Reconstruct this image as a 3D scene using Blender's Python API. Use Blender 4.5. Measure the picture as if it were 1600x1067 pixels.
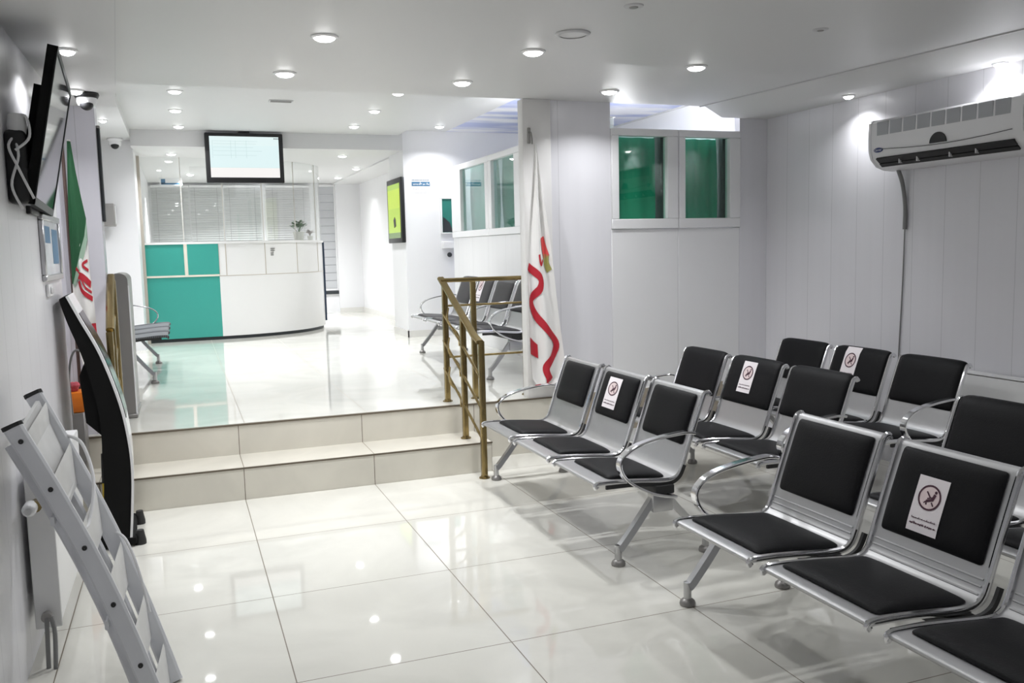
import bpy, bmesh, math, random
from mathutils import Vector, Matrix
for o in list(bpy.data.objects): bpy.data.objects.remove(o, do_unlink=True)
SC = bpy.context.scene
COL = SC.collection
PI = math.pi
random.seed(7)

# ------------------------------------------------------------------ camera
F_PX = 1375.98
yaw, pitch, roll = 0.35898, -0.105438, -0.023588
fw = Vector((math.sin(yaw)*math.cos(pitch), math.cos(yaw)*math.cos(pitch), math.sin(pitch)))
r0 = Vector((math.cos(yaw), -math.sin(yaw), 0)); u0 = r0.cross(fw)
rt = r0*math.cos(roll) + u0*math.sin(roll); up = -r0*math.sin(roll) + u0*math.cos(roll)
cam_data = bpy.data.cameras.new('camera'); cam_data.sensor_width = 36; cam_data.lens = F_PX/1600*36
cam_data.clip_start = 0.05
cam = bpy.data.objects.new('camera', cam_data); COL.objects.link(cam)
m = Matrix((rt, up, -fw)).transposed().to_4x4(); m.translation = Vector((-0.3012, -5.4983, 1.4884))
cam.matrix_world = m
SC.camera = cam

# ------------------------------------------------------------------ world, exposure
SC.view_settings.view_transform = 'Standard'; SC.view_settings.look = 'None'
SC.view_settings.gamma = 1; SC.view_settings.use_curve_mapping = False
SC.view_settings.exposure = 0.10
world = bpy.data.worlds.new('world'); SC.world = world; world.use_nodes = True
bg = world.node_tree.nodes['Background']; bg.inputs[0].default_value = (0.93, 0.96, 1.0, 1); bg.inputs[1].default_value = 0.35
LAMP_W = 9.0          # watts of one ceiling downlight
EMIT = 14.0

# ------------------------------------------------------------------ materials
def mat(name, col, rough=0.5, metal=0.0, coat=0.0, spec=0.5, emit=None, es=0.0, noise=0.0, nscale=8.0, bump=0.0):
    M = bpy.data.materials.new(name); M.use_nodes = True
    nt = M.node_tree; b = nt.nodes['Principled BSDF']
    b.inputs['Base Color'].default_value = (*col, 1); b.inputs['Roughness'].default_value = rough
    b.inputs['Metallic'].default_value = metal; b.inputs['Coat Weight'].default_value = coat
    b.inputs['Specular IOR Level'].default_value = spec
    if emit: b.inputs['Emission Color'].default_value = (*emit, 1); b.inputs['Emission Strength'].default_value = es
    if noise or bump:
        tc = nt.nodes.new('ShaderNodeTexCoord'); n = nt.nodes.new('ShaderNodeTexNoise')
        n.inputs['Scale'].default_value = nscale; n.inputs['Detail'].default_value = 4
        nt.links.new(tc.outputs['Object'], n.inputs['Vector'])
        if noise:
            mx = nt.nodes.new('ShaderNodeMix'); mx.data_type = 'RGBA'
            mx.inputs[6].default_value = (*[c*(1-noise) for c in col], 1); mx.inputs[7].default_value = (*[min(1, c*(1+noise)) for c in col], 1)
            nt.links.new(n.outputs['Fac'], mx.inputs[0]); nt.links.new(mx.outputs[2], b.inputs['Base Color'])
        if bump:
            bp = nt.nodes.new('ShaderNodeBump'); bp.inputs['Strength'].default_value = bump; bp.inputs['Distance'].default_value = 0.01
            nt.links.new(n.outputs['Fac'], bp.inputs['Height']); nt.links.new(bp.outputs[0], b.inputs['Normal'])
    return M

class N:
    """small node helper"""
    def __init__(s, M): s.nt = M.node_tree; s.b = s.nt.nodes['Principled BSDF']
    def new(s, t, **k):
        n = s.nt.nodes.new(t)
        for a, v in k.items(): setattr(n, a, v)
        return n
    def math(s, op, a, b=None, c=None):
        n = s.new('ShaderNodeMath', operation=op)
        for i, v in enumerate((a, b, c)):
            if v is None: continue
            if isinstance(v, (int, float)): n.inputs[i].default_value = v
            else: s.nt.links.new(v, n.inputs[i])
        return n.outputs[0]
    def mix(s, f, a, b):
        n = s.new('ShaderNodeMix', data_type='RGBA')
        for i, v in ((0, f), (6, a), (7, b)):
            if isinstance(v, tuple): n.inputs[i].default_value = (*v, 1)
            elif isinstance(v, (int, float)): n.inputs[i].default_value = v
            else: s.nt.links.new(v, n.inputs[i])
        return n.outputs[2]
    def pos(s):
        g = s.new('ShaderNodeNewGeometry'); x = s.new('ShaderNodeSeparateXYZ'); s.nt.links.new(g.outputs['Position'], x.inputs[0])
        return g.outputs['Position'], x.outputs
    def line(s, v, period, offset, half):
        """1 on a line every period metres"""
        t = s.math('PINGPONG', s.math('ADD', v, -offset), period/2)
        return s.math('LESS_THAN', t, half)

def tile_mat(name, col, grout, px, py, ox, oy, half=0.0022, zt=None, rough=0.035):
    M = mat(name, col, rough, spec=0.5); n = N(M); P, (x, y, z) = n.pos()
    ns = n.new('ShaderNodeTexNoise'); ns.inputs['Scale'].default_value = 1.3; ns.inputs['Detail'].default_value = 6; ns.inputs['Distortion'].default_value = 1.6
    n.nt.links.new(P, ns.inputs['Vector'])
    rp = n.new('ShaderNodeValToRGB'); rp.color_ramp.elements[0].position = 0.38; rp.color_ramp.elements[1].position = 0.62
    rp.color_ramp.elements[0].color = (*[c*0.91 for c in col], 1); rp.color_ramp.elements[1].color = (*col, 1)
    n.nt.links.new(ns.outputs['Fac'], rp.inputs[0])
    g = n.line(x, px, ox, half)
    if py: g = n.math('MAXIMUM', g, n.line(y, py, oy, half))
    c = n.mix(g, rp.outputs[0], grout); n.nt.links.new(c, n.b.inputs['Base Color'])
    n.nt.links.new(n.math('MULTIPLY_ADD', g, 0.5, rough), n.b.inputs['Roughness'])
    return M

def panel_mat(name, col, axis, period, offset, rough=0.28, half=0.0018, dark=0.74):
    """glossy wall cladding with upright seams"""
    M = mat(name, col, rough, spec=0.4); n = N(M); P, xyz = n.pos()
    g = n.line(xyz[axis], period, offset, half)
    w = n.new('ShaderNodeTexNoise'); w.inputs['Scale'].default_value = 1.0; w.inputs['Detail'].default_value = 2
    mp = n.new('ShaderNodeMapping'); mp.inputs['Scale'].default_value = (14, 14, 0.4); n.nt.links.new(P, mp.inputs[0]); n.nt.links.new(mp.outputs[0], w.inputs['Vector'])
    base = n.mix(w.outputs['Fac'], tuple(c*0.96 for c in col), tuple(min(1, c*1.02) for c in col))
    c = n.mix(g, base, tuple(c*dark for c in col)); n.nt.links.new(c, n.b.inputs['Base Color'])
    return M

def glass_mat(name, tint=(0.9, 0.97, 0.95), refl=0.10, rough=0.02):
    M = bpy.data.materials.new(name); M.use_nodes = True; nt = M.node_tree
    out = nt.nodes['Material Output']; nt.nodes.remove(nt.nodes['Principled BSDF'])
    t = nt.nodes.new('ShaderNodeBsdfTransparent'); t.inputs[0].default_value = (*tint, 1)
    g = nt.nodes.new('ShaderNodeBsdfGlossy'); g.inputs['Roughness'].default_value = rough
    f = nt.nodes.new('ShaderNodeLayerWeight'); p = nt.nodes.new('ShaderNodeMath'); p.operation = 'POWER'; p.inputs[1].default_value = 4.0; nt.links.new(f.outputs['Facing'], p.inputs[0])
    a = nt.nodes.new('ShaderNodeMath'); a.operation = 'MULTIPLY_ADD'; a.inputs[1].default_value = 0.6; a.inputs[2].default_value = refl; nt.links.new(p.outputs[0], a.inputs[0])
    mx = nt.nodes.new('ShaderNodeMixShader'); nt.links.new(a.outputs[0], mx.inputs[0]); nt.links.new(t.outputs[0], mx.inputs[1]); nt.links.new(g.outputs[0], mx.inputs[2])
    nt.links.new(mx.outputs[0], out.inputs[0])
    return M

WHITE = (0.77, 0.765, 0.80)
M_floor = tile_mat('floor_tiles', (0.745, 0.735, 0.675), (0.20, 0.17, 0.13), 0.8, 0.8275, 0.0, 0.0)
M_upfloor = tile_mat('upper_floor_tiles', (0.78, 0.775, 0.715), (0.34, 0.30, 0.24), 0.8, 0.8, 0.04, 0.384, half=0.002)
M_step = tile_mat('step_tiles', (0.72, 0.69, 0.61), (0.16, 0.13, 0.09), 0.8, 0, 0.0, 0, rough=0.12)
M_nosing = mat('nosing_strip', (0.13, 0.105, 0.075), 0.4)
M_ceil = mat('ceiling_paint', (0.67, 0.67, 0.67), 0.45, noise=0.01, nscale=2)
M_paint = mat('white_paint', (0.80, 0.80, 0.815), 0.4, noise=0.01, nscale=3)
M_wallR = panel_mat('right_wall_panels', WHITE, 1, 0.25, 0.40)
M_wallL = panel_mat('left_wall_panels', (0.80, 0.795, 0.82), 1, 0.25, 0.05, rough=0.33)
M_wallX = panel_mat('front_wall_panels', WHITE, 0, 0.51, 2.72)
M_wallP = panel_mat('pilaster_panels', (0.72, 0.71, 0.77), 0, 0.11, -0.72)
M_side = panel_mat('alcove_wall_panels', (0.82, 0.82, 0.83), 1, 0.55, 0.4)
M_upvc = mat('upvc_white', (0.83, 0.83, 0.84), 0.25, noise=0.01)
M_pillar = mat('pillar_cream', (0.80, 0.79, 0.78), 0.35, noise=0.015)
M_chrome = mat('chrome', (0.80, 0.80, 0.82), 0.12, 1.0, noise=0.03)
M_alu = mat('aluminium_cast', (0.50, 0.50, 0.51), 0.28, 1.0, noise=0.05)
M_shell = mat('steel_shell', (0.46, 0.46, 0.465), 0.40, 0.85, noise=0.03, nscale=30)
M_perf = mat('perforated_steel', (0.2, 0.2, 0.2), 0.6, 0.2, spec=0.25)
n = N(M_perf); P, (x, y, z) = n.pos()
dots = n.math('GREATER_THAN', n.math('MULTIPLY', n.math('SINE', n.math('MULTIPLY', x, 420)), n.math('SINE', n.math('MULTIPLY', y, 420))), 0.35)
n.nt.links.new(n.mix(dots, (0.17, 0.18, 0.19), (0.02, 0.02, 0.025)), n.b.inputs['Base Color'])
M_leather = mat('black_leatherette', (0.006, 0.006, 0.007), 0.52, spec=0.16, bump=0.08, nscale=160)
M_leather2 = mat('charcoal_leatherette', (0.035, 0.032, 0.035), 0.45, spec=0.3, bump=0.08, nscale=160)
M_rubber = mat('black_rubber', (0.02, 0.02, 0.02), 0.6)
M_black = mat('black_plastic', (0.008, 0.008, 0.009), 0.42, noise=0.1)
M_matblk = mat('matt_black_casing', (0.004, 0.004, 0.004), 0.7, spec=0.2, noise=0.1)
M_brass = mat('brass', (0.30, 0.225, 0.10), 0.27, 1.0, noise=0.15, nscale=20)
M_paper = mat('paper', (0.85, 0.80, 0.82), 0.6, noise=0.02)
M_ink = mat('plum_ink', (0.06, 0.012, 0.03), 0.6)
M_pink = mat('pink_disc', (0.80, 0.66, 0.66), 0.6)
M_grey = mat('grey_metal', (0.30, 0.29, 0.28), 0.38, 0.6, noise=0.05)
M_lgrey = mat('light_grey', (0.55, 0.55, 0.56), 0.4)
M_teal = mat('teal_laminate', (0.05, 0.345, 0.29), 0.3, spec=0.4, noise=0.02)
M_lam = mat('white_laminate', (0.80, 0.795, 0.79), 0.25, noise=0.01)
M_trimc = mat('cream_trim', (0.78, 0.72, 0.62), 0.4)
M_navy = mat('navy_edge', (0.03, 0.05, 0.09), 0.4)
M_lamp = mat('lamp_diffuser', (1, 1, 1), 0.4, emit=(1, 1, 1), es=EMIT)
M_cable = mat('white_cable', (0.75, 0.75, 0.76), 0.4)
M_gcable = mat('grey_cable', (0.22, 0.22, 0.22), 0.5)
M_glass = glass_mat('clear_glass', (0.97, 0.98, 0.975), 0.05)
M_wglass = glass_mat('window_glass', (0.80, 0.95, 0.89), 0.05)
M_curtain = mat('green_curtain', (0.02, 0.34, 0.22), 0.6, noise=0.15, nscale=3)
M_curtain2 = mat('reflection_greyed_curtain', (0.17, 0.36, 0.31), 0.6, noise=0.2, nscale=3)  # greyer than the booth curtains to paint in pane reflections
M_dark = mat('dark_parts_and_gap_shade', (0.03, 0.035, 0.04), 0.5)  # dark parts; also paints the shaded gap beside the booth curtains
M_flagw = mat('flag_white', (0.83, 0.82, 0.80), 0.75, noise=0.02)
M_flagg = mat('flag_green', (0.01, 0.085, 0.03), 0.7, noise=0.1)
M_flagr = mat('flag_red', (0.48, 0.015, 0.03), 0.7, noise=0.05)
M_flagpg = mat('flag_pale_green', (0.32, 0.45, 0.35), 0.7, noise=0.05)
M_leaf = mat('leaf_green', (0.07, 0.17, 0.06), 0.55, noise=0.3, nscale=20)
M_pot = mat('pot_white', (0.75, 0.74, 0.70), 0.4)
M_orange = mat('orange_plastic', (0.75, 0.19, 0.015), 0.4)
M_yellow = mat('yellow_plastic', (0.70, 0.50, 0.04), 0.4)
M_blue = mat('sign_blue', (0.06, 0.17, 0.30), 0.5)
M_oval = mat('logo_navy', (0.015, 0.035, 0.16), 0.3)
M_rad = mat('radiator_enamel', (0.82, 0.82, 0.82), 0.3, noise=0.01)
M_ac = mat('ac_plastic', (0.80, 0.80, 0.81), 0.3, noise=0.01)
M_acg = mat('ac_grille', (0.40, 0.41, 0.43), 0.45)
M_lad = mat('ladder_aluminium', (0.72, 0.73, 0.76), 0.35, 0.15, noise=0.05)
M_ladw = mat('ladder_tread', (0.76, 0.76, 0.75), 0.5, 0.1, noise=0.1, nscale=12)
M_brown = mat('dark_wood_pole', (0.10, 0.06, 0.05), 0.4)
M_slat = mat('blind_slat', (0.80, 0.82, 0.81), 0.5, noise=0.05)
M_slatd = mat('shutter_slat', (0.50, 0.51, 0.53), 0.5, noise=0.05)

# sky print on the booth ceiling
M_sky = mat('sky_print', (0.5, 0.55, 0.8), 0.4)
n = N(M_sky); P, xyz = n.pos()
mp = n.new('ShaderNodeMapping'); mp.inputs['Scale'].default_value = (0.9, 3.2, 1); n.nt.links.new(P, mp.inputs[0])
ns = n.new('ShaderNodeTexNoise'); ns.inputs['Scale'].default_value = 1.1; ns.inputs['Detail'].default_value = 3; n.nt.links.new(mp.outputs[0], ns.inputs['Vector'])
rp = n.new('ShaderNodeValToRGB'); E0, E1 = rp.color_ramp.elements; E0.position = 0.40; E1.position = 0.60
E0.color = (0.42, 0.47, 0.72, 1); E1.color = (0.88, 0.88, 0.92, 1); n.nt.links.new(ns.outputs['Fac'], rp.inputs[0]); n.nt.links.new(rp.outputs[0], n.b.inputs['Base Color'])

def screen_mat(name, stops, axis, lo, hi, es):
    """a lit display: colour bands along one world axis"""
    M = mat(name, (0.02, 0.02, 0.02), 0.15); n = N(M); P, xyz = n.pos()
    v = n.math('DIVIDE', n.math('ADD', xyz[axis], -lo), hi-lo)
    rp = n.new('ShaderNodeValToRGB'); rp.color_ramp.interpolation = 'CONSTANT'
    for i, (p, c) in enumerate(stops):
        e = rp.color_ramp.elements[i] if i < 2 else rp.color_ramp.elements.new(p)
        e.position = p; e.color = (*c, 1)
    n.nt.links.new(v, rp.inputs[0]); n.nt.links.new(rp.outputs[0], n.b.inputs['Emission Color']); n.b.inputs['Emission Strength'].default_value = es
    return M

# ------------------------------------------------------------------ mesh builder
class MB:
    def __init__(s): s.v = []; s.f = []; s.mi = []; s.mats = []; s.cur = 0
    def use(s, M):
        if M not in s.mats: s.mats.append(M)
        s.cur = s.mats.index(M); return s
    def add(s, vs, fs):
        o = len(s.v); s.v += [tuple(v) for v in vs]
        for f in fs: s.f.append(tuple(i+o for i in f)); s.mi.append(s.cur)
        return s
    def box(s, x0, x1, y0, y1, z0, z1):
        vs = [(x, y, z) for x in (x0, x1) for y in (y0, y1) for z in (z0, z1)]
        return s.add(vs, [(0, 1, 3, 2), (4, 6, 7, 5), (0, 4, 5, 1), (2, 3, 7, 6), (0, 2, 6, 4), (1, 5, 7, 3)])
    def bbox(s, x0, x1, y0, y1, z0, z1, b=0.006, seg=2):
        bm = bmesh.new(); bmesh.ops.create_cube(bm, size=1)
        for v in bm.verts: v.co = Vector((x0+(v.co.x+.5)*(x1-x0), y0+(v.co.y+.5)*(y1-y0), z0+(v.co.z+.5)*(z1-z0)))
        bmesh.ops.bevel(bm, geom=bm.edges[:], offset=b, segments=seg, affect='EDGES', profile=0.5)
        bm.verts.index_update(); s.add([v.co for v in bm.verts], [[v.index for v in f.verts] for f in bm.faces]); bm.free(); return s
    def prism(s, poly, axis, a, b):
        """poly of 2-d points extruded along axis from a to b; the 2-d axes are the other two in xyz order"""
        k = len(poly)
        def P(p, t):
            q = list(p); q.insert(axis, t); return q
        vs = [P(p, a) for p in poly] + [P(p, b) for p in poly]
        fs = [tuple(range(k))[::-1], tuple(range(k, 2*k))] + [(i, (i+1) % k, k+(i+1) % k, k+i) for i in range(k)]
        return s.add(vs, fs)
    def sweep(s, path, sec, side=None, closed=False, cap=True):
        """section points (a along side, b along normal) carried along a path"""
        P = [Vector(p) for p in path]; k = len(sec); n = len(P); vs = []; prev = None
        for i, p in enumerate(P):
            if closed: t = (P[(i+1) % n]-P[i-1]).normalized()
            else: t = (P[min(i+1, n-1)]-P[max(i-1, 0)]).normalized()
            if side is not None: sd = Vector(side); sd = (sd - t*sd.dot(t)).normalized()
            else:
                if prev is None:
                    a = Vector((0, 0, 1)) if abs(t.z) < .9 else Vector((1, 0, 0)); sd = t.cross(a).normalized()
                else: sd = (prev - t*prev.dot(t)).normalized()
                prev = sd
            nn = sd.cross(t).normalized()
            vs += [p + sd*a + nn*b for a, b in sec]
        fs = []
        for i in range(n if closed else n-1):
            j = (i+1) % n
            for q in range(k): fs.append((i*k+q, i*k+(q+1) % k, j*k+(q+1) % k, j*k+q))
        if cap and not closed: fs += [tuple(range(k))[::-1], tuple(range((n-1)*k, n*k))]
        return s.add(vs, fs)
    def tube(s, path, r, seg=10, closed=False):
        return s.sweep(path, [(r*math.cos(2*PI*i/seg), r*math.sin(2*PI*i/seg)) for i in range(seg)], closed=closed)
    def strip(s, path, w, t, side=(0, 1, 0)):
        b = min(w, t)*.3; w /= 2; t /= 2
        return s.sweep(path, [(-w, -t+b), (-w+b, -t), (w-b, -t), (w, -t+b), (w, t-b), (w-b, t), (-w+b, t), (-w, t-b)], side)
    def bar(s, a, b, w, t, side=(0, 1, 0)): return s.strip([a, b], w, t, side)
    def lathe(s, prof, c=(0, 0, 0), seg=24, axis=2):
        k = len(prof); vs = []; fs = []
        for i in range(seg):
            a = 2*PI*i/seg
            for r, h in prof:
                q = [r*math.cos(a), r*math.sin(a)]; q.insert(axis, h); vs.append([q[j]+c[j] for j in range(3)])
        for i in range(seg):
            j = (i+1) % seg
            for q in range(k-1): fs.append((i*k+q, j*k+q, j*k+q+1, i*k+q+1))
        return s.add(vs, fs)
    def grid(s, fn, nu, nv, flip=False):
        vs = [fn(u/nu, v/nv) for u in range(nu+1) for v in range(nv+1)]
        fs = []
        for u in range(nu):
            for v in range(nv):
                a = u*(nv+1)+v; f = (a, a+1, a+nv+2, a+nv+1); fs.append(f[::-1] if flip else f)
        return s.add(vs, fs)
    def build(s, name, M=None, parent=None, loc=None, angle=40, fix=True):
        me = bpy.data.meshes.new(name); me.from_pydata(s.v, [], s.f)
        for x in ([M] if M and not s.mats else s.mats): me.materials.append(x)
        if s.mats: me.polygons.foreach_set('material_index', s.mi)
        if fix:
            bm = bmesh.new(); bm.from_mesh(me); bmesh.ops.recalc_face_normals(bm, faces=bm.faces[:]); bm.to_mesh(me); bm.free()
        me.polygons.foreach_set('use_smooth', [True]*len(me.polygons)); me.set_sharp_from_angle(angle=math.radians(angle)); me.update()
        return link(name, me, parent, loc)

def link(name, me, parent=None, loc=None):
    o = bpy.data.objects.new(name, me); COL.objects.link(o)
    if parent: o.parent = parent
    if loc: o.location = loc
    return o
def tag(o, label, cat, group=None, kind=None):
    o['label'] = label; o['category'] = cat
    if group: o['group'] = group
    if kind: o['kind'] = kind
    return o
def thing(name, label, cat, loc=(0, 0, 0), rz=0, group=None):
    o = bpy.data.objects.new(name, None); COL.objects.link(o); o.location = loc; o.rotation_euler = (0, 0, rz); o.empty_display_size = .1
    return tag(o, label, cat, group)
def struct(name, mb, M=None, parent=None):
    o = mb.build(name, M, parent)
    if not parent: o['kind'] = 'structure'
    return o
def spline(pts, n=6, closed=False):
    P = [Vector(p) for p in pts]; out = []; k = len(P)
    for i in range(k if closed else k-1):
        if closed: p0, p1, p2, p3 = P[i-1], P[i], P[(i+1) % k], P[(i+2) % k]
        else: p0, p1, p2, p3 = P[max(i-1, 0)], P[i], P[i+1], P[min(i+2, k-1)]
        for j in range(n):
            t = j/n
            out.append(0.5*((2*p1)+(p2-p0)*t+(2*p0-5*p1+4*p2-p3)*t*t+(3*p1-p0-3*p2+p3)*t**3))
    if not closed: out.append(P[-1])
    return out
def lerp(tab, x):
    """piecewise linear table lookup"""
    if x <= tab[0][0]: return tab[0][1]
    for (a, va), (b, vb) in zip(tab, tab[1:]):
        if x <= b: return va+(vb-va)*(x-a)/(b-a)
    return tab[-1][1]
def scribble(mb, fn, x0, x1, y, h, rng, w):
    """a line of small joined cursive strokes; fn maps sheet coordinates to points"""
    x = x0
    while x < x1-h*.4:
        L = min(rng.uniform(.6, 2.2)*h, x1-x)
        mb.add([fn(x, y-w/2), fn(x+L, y-w/2), fn(x+L, y+w/2), fn(x, y+w/2)], [(0, 1, 2, 3)])
        for _ in range(rng.randint(1, 3)):
            a = x+rng.uniform(0, L); t = rng.uniform(.3, .8)*h; d = rng.choice((-.5, 1))
            mb.add([fn(a, y), fn(a+w, y), fn(a+w*1.4, y+t*d), fn(a+w*.4, y+t*d)], [(0, 1, 2, 3)])
        x += L+rng.uniform(.15, .5)*h

# ------------------------------------------------------------------ setting
XL, XR = -0.89, 4.10
ZC, ZU, ZB = 2.53, 2.90, 2.72
Z1, Z2 = 0.202, 0.402
Y1, Y2 = 0.0, 0.384
struct('floor', MB().box(XL-.3, XR+.2, -8, 0.38, -0.1, 0), M_floor)
struct('floor_upper', MB().box(-1.3, 5.1, Y2, 11.0, 0.1, Z2), M_upfloor)
b = MB(); b.box(-1.05, 1.60, Y1, Y2+.02, 0, Z1)
o = struct('stairs', b, M_step)
struct('riser', MB().box(-1.05, 2.24, Y2-.012, Y2+.02, 0.0, Z2-.004), M_step)
b = MB().box(-1.05, 1.603, Y1-.006, Y1+.006, Z1-.011, Z1-.001); b.box(-1.05, 2.24, Y2-.018, Y2-.006, Z2-.011, Z2-.001)
struct('trim_step_nosing', b, M_nosing)
# left side
struct('wall_left', MB().box(XL-.2, XL, -8, -0.22, 0, ZC), M_wallL)
struct('wall_left_pilaster', MB().box(-1.15, -0.72, 0.45, 0.62, Z1, ZU), M_wallP)
struct('wall_left_recess', MB().box(-1.15, -1.05, -0.22, 0.45, 0, ZC), M_paint)
struct('wall_left_upper', MB().box(-1.2, -1.1, 0.62, 6.5, Z2, ZU), M_paint)
struct('wall_left_return', MB().box(-1.2, -0.71, 5.6, 6.5, Z2, ZU), M_paint)
struct('wall_left_office', MB().box(-0.80, -0.70, 6.5, 10.6, Z2, ZU), M_paint)
# far end
b = MB().box(-0.8, 2.08, 10.6, 10.7, Z2, ZU); b.box(2.08, 2.40, 10.6, 10.7, Z2, 0.80); b.box(2.08, 2.40, 10.6, 10.7, 2.70, ZU); b.box(2.40, 2.95, 10.52, 10.7, Z2, ZU)
struct('wall_far', b, M_paint)
struct('wall_corridor', MB().box(2.84, 2.95, 6.05, 10.55, Z2, ZU), M_side)
struct('wall_pier', MB().box(2.37, 2.95, 5.30, 6.05, Z2, 2.96), M_paint)
struct('wall_alcove_back', MB().box(2.95, 5.0, 5.30, 5.4, Z2, 2.96), M_paint)
b = MB().box(2.355, 2.84, 5.285, 5.30, Z2, Z2+.085); b.box(2.355, 2.37, 5.285, 6.06, Z2, Z2+.085); b.box(2.825, 2.84, 6.06, 10.52, Z2, Z2+.085); b.box(2.40, 2.84, 10.505, 10.52, Z2, Z2+.085)
struct('baseboard_corridor', b, mat('skirting', (0.70, 0.69, 0.66), 0.3))
# right side
struct('wall_right', MB().box(XR, XR+.1, -8, 0.45, 0, ZC), M_wallR)
struct('wall_booth_right', MB().box(4.9, 5.0, 0.4, 5.3, 0, 2.96), M_paint)
struct('wall_pillar', MB().bbox(2.02, 2.235, 0.375, 0.47, 0, ZC, 0.004), M_pillar)
struct('wall_front_panel', MB().box(2.235, 2.72, 0.40, 0.47, 0, ZC), panel_mat('front_panel_seams', WHITE, 0, 0.70, 2.30))
struct('wall_front_corner', MB().box(3.845, XR+.1, 0.40, 0.47, 0, ZC), M_wallX)
# ceilings
struct('ceiling', MB().box(XL-.3, XR+.2, -8, 0.40, ZC, ZU+.1), M_ceil)
struct('ceiling_upper', MB().box(-1.2, 2.32, 0.40, 5.30, ZU, ZU+.1), M_ceil)
struct('ceiling_alcove', MB().box(2.32, 2.93, 0.40, 5.35, 2.96, 3.06), M_ceil)
struct('ceiling_sky_print', MB().box(2.93, 4.84, 0.40, 5.35, 2.96, 3.06), M_sky)
struct('ceiling_booth_edge', MB().box(4.84, 5.0, 0.40, 5.35, 2.955, 3.06), M_ceil)
struct('ceiling_far', MB().box(-0.72, 2.37, 5.30, 10.7, ZB, ZU+.1), M_ceil)
struct('ceiling_corridor', MB().box(2.37, 2.95, 6.05, 10.7, ZB-.02, ZU+.1), M_ceil)
# bulkheads
def slab(p0, p1, z0, z1):
    """p0, p1: (y, x_inner_bottom, x_inner_top, x_wall)"""
    vs = []
    for y, xb, xt, xw in (p0, p1): vs += [(xw, y, z0), (xb, y, z0), (xt, y, z1), (xw, y, z1)]
    return MB().add(vs, [(0, 1, 2, 3), (4, 7, 6, 5), (0, 4, 5, 1), (1, 5, 6, 2), (2, 6, 7, 3), (3, 7, 4, 0)])
b = slab((-8, -0.10, -0.095, -1.10), (0.449, -0.602, -0.597, -1.10), 2.395, ZC+.02)
struct('ceiling_bulkhead_left', b, M_ceil)
struct('ceiling_bulkhead_upper', MB().box(-1.15, -0.72, 0.62, 5.6, 2.81, ZU+.02), M_ceil)
b = slab((-8, 4.02, 3.93, XR+.05), (-3.0, 4.02, 3.86, XR+.05), 2.45, ZC+.02)
b2 = slab((-3.0, 4.02, 3.86, XR+.05), (0.399, 3.68, 3.49, XR+.05), 2.45, ZC+.02); b.add(b2.v, b2.f)
struct('ceiling_bulkhead_right', b, M_ceil)
struct('shadow_line_bulkhead_right', MB().sweep([(3.925, -8, ZC-.004), (3.853, -3.0, ZC-.004), (3.484, .398, ZC-.004)], [(-.006, -.004), (.006, -.004), (.006, .004), (-.006, .004)]), M_lgrey)  # grey strip paints the shadow gap along the bulkhead's top edge
struct('shadow_line_bulkhead_left', MB().sweep([(-.092, -8, ZC-.004), (-.594, .446, ZC-.004)], [(-.003, -.004), (.003, -.004), (.003, .004), (-.003, .004)]), M_lgrey)  # same painted shadow line on the left bulkhead
# back of the room behind the camera: opening added to let world light in
b = MB().box(XL-.1, -0.4, -8.1, -8, 0, ZC); b.box(3.6, XR+.1, -8.1, -8, 0, ZC); b.box(-0.4, 3.6, -8.1, -8, 2.3, ZC)
struct('wall_back', b, M_paint)

# ------------------------------------------------------------------ front booth windows (units face the waiting room)
def frame_rect(mb, axis, a, d0, d1, x0, x1, z0, z1, hx0, hx1, hz0, hz1):
    """frame around one hole, in a plane axis = a"""
    for (p, q, r, s) in ((x0, x1, z0, hz0), (x0, x1, hz1, z1), (x0, hx0, hz0, hz1), (hx1, x1, hz0, hz1)):
        if axis == 1: mb.bbox(p, q, d0, d1, r, s, 0.004, 1)
        else: mb.bbox(d0, d1, p, q, r, s, 0.004, 1)
    return mb
def curtain(name, axis, at, a0, a1, z0, z1, M, parent, folds, amp=0.012):
    b = MB()
    def fn(u, v):
        s = a0+(a1-a0)*u; d = amp*(math.sin(u*folds*2*PI+1.3*math.sin(3*v))+.5*math.sin(u*folds*4.7+4*v))
        return (s, at+d, z0+(z1-z0)*v) if axis == 1 else (at+d, s, z0+(z1-z0)*v)
    b.grid(fn, 60, 10)
    def fn2(u, v):
        p = list(fn(u, v)); p[1 if axis == 1 else 0] += .003; return p
    b.grid(fn2, 60, 10, True)
    return b.build(name, M, parent, angle=80, fix=False)
ZW0, ZW1 = 1.612, 2.348
for i, (x0, x1, h0, h1) in enumerate(((2.722, 3.288, 2.783, 3.193), (3.292, 3.845, 3.350, 3.747))):
    fr = frame_rect(MB(), 1, 0, 0.385, 0.455, x0, x1, ZW0, ZW1, h0, h1, 1.685, 2.296)
    w = struct('window_%d' % (i+1), fr, M_upvc)
    MB().box(h0-.01, h1+.01, 0.425, 0.431, 1.676, 2.305).build('glass_pane', M_wglass, w)
    curtain('curtain', 1, 0.53, h0-.03, h1-.03, 1.62, 2.30, M_curtain, w, 2.5+i)
    MB().box(h1-.02, h1+.03, 0.46, 0.56, 1.62, 2.32).build('gap_shade_strip', M_dark, w)  # dark strip stands in for the shaded gap beside the curtain
b = MB().bbox(2.722, 3.289, 0.40, 0.455, 0, ZW0-.002, 0.003, 1); b.bbox(3.291, 3.845, 0.40, 0.455, 0, ZW0-.002, 0.003, 1)
struct('wall_front_partition', b, M_upvc)
b = MB().box(2.72, 3.85, 0.47, 0.475, ZW1-.01, ZW1)
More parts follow.
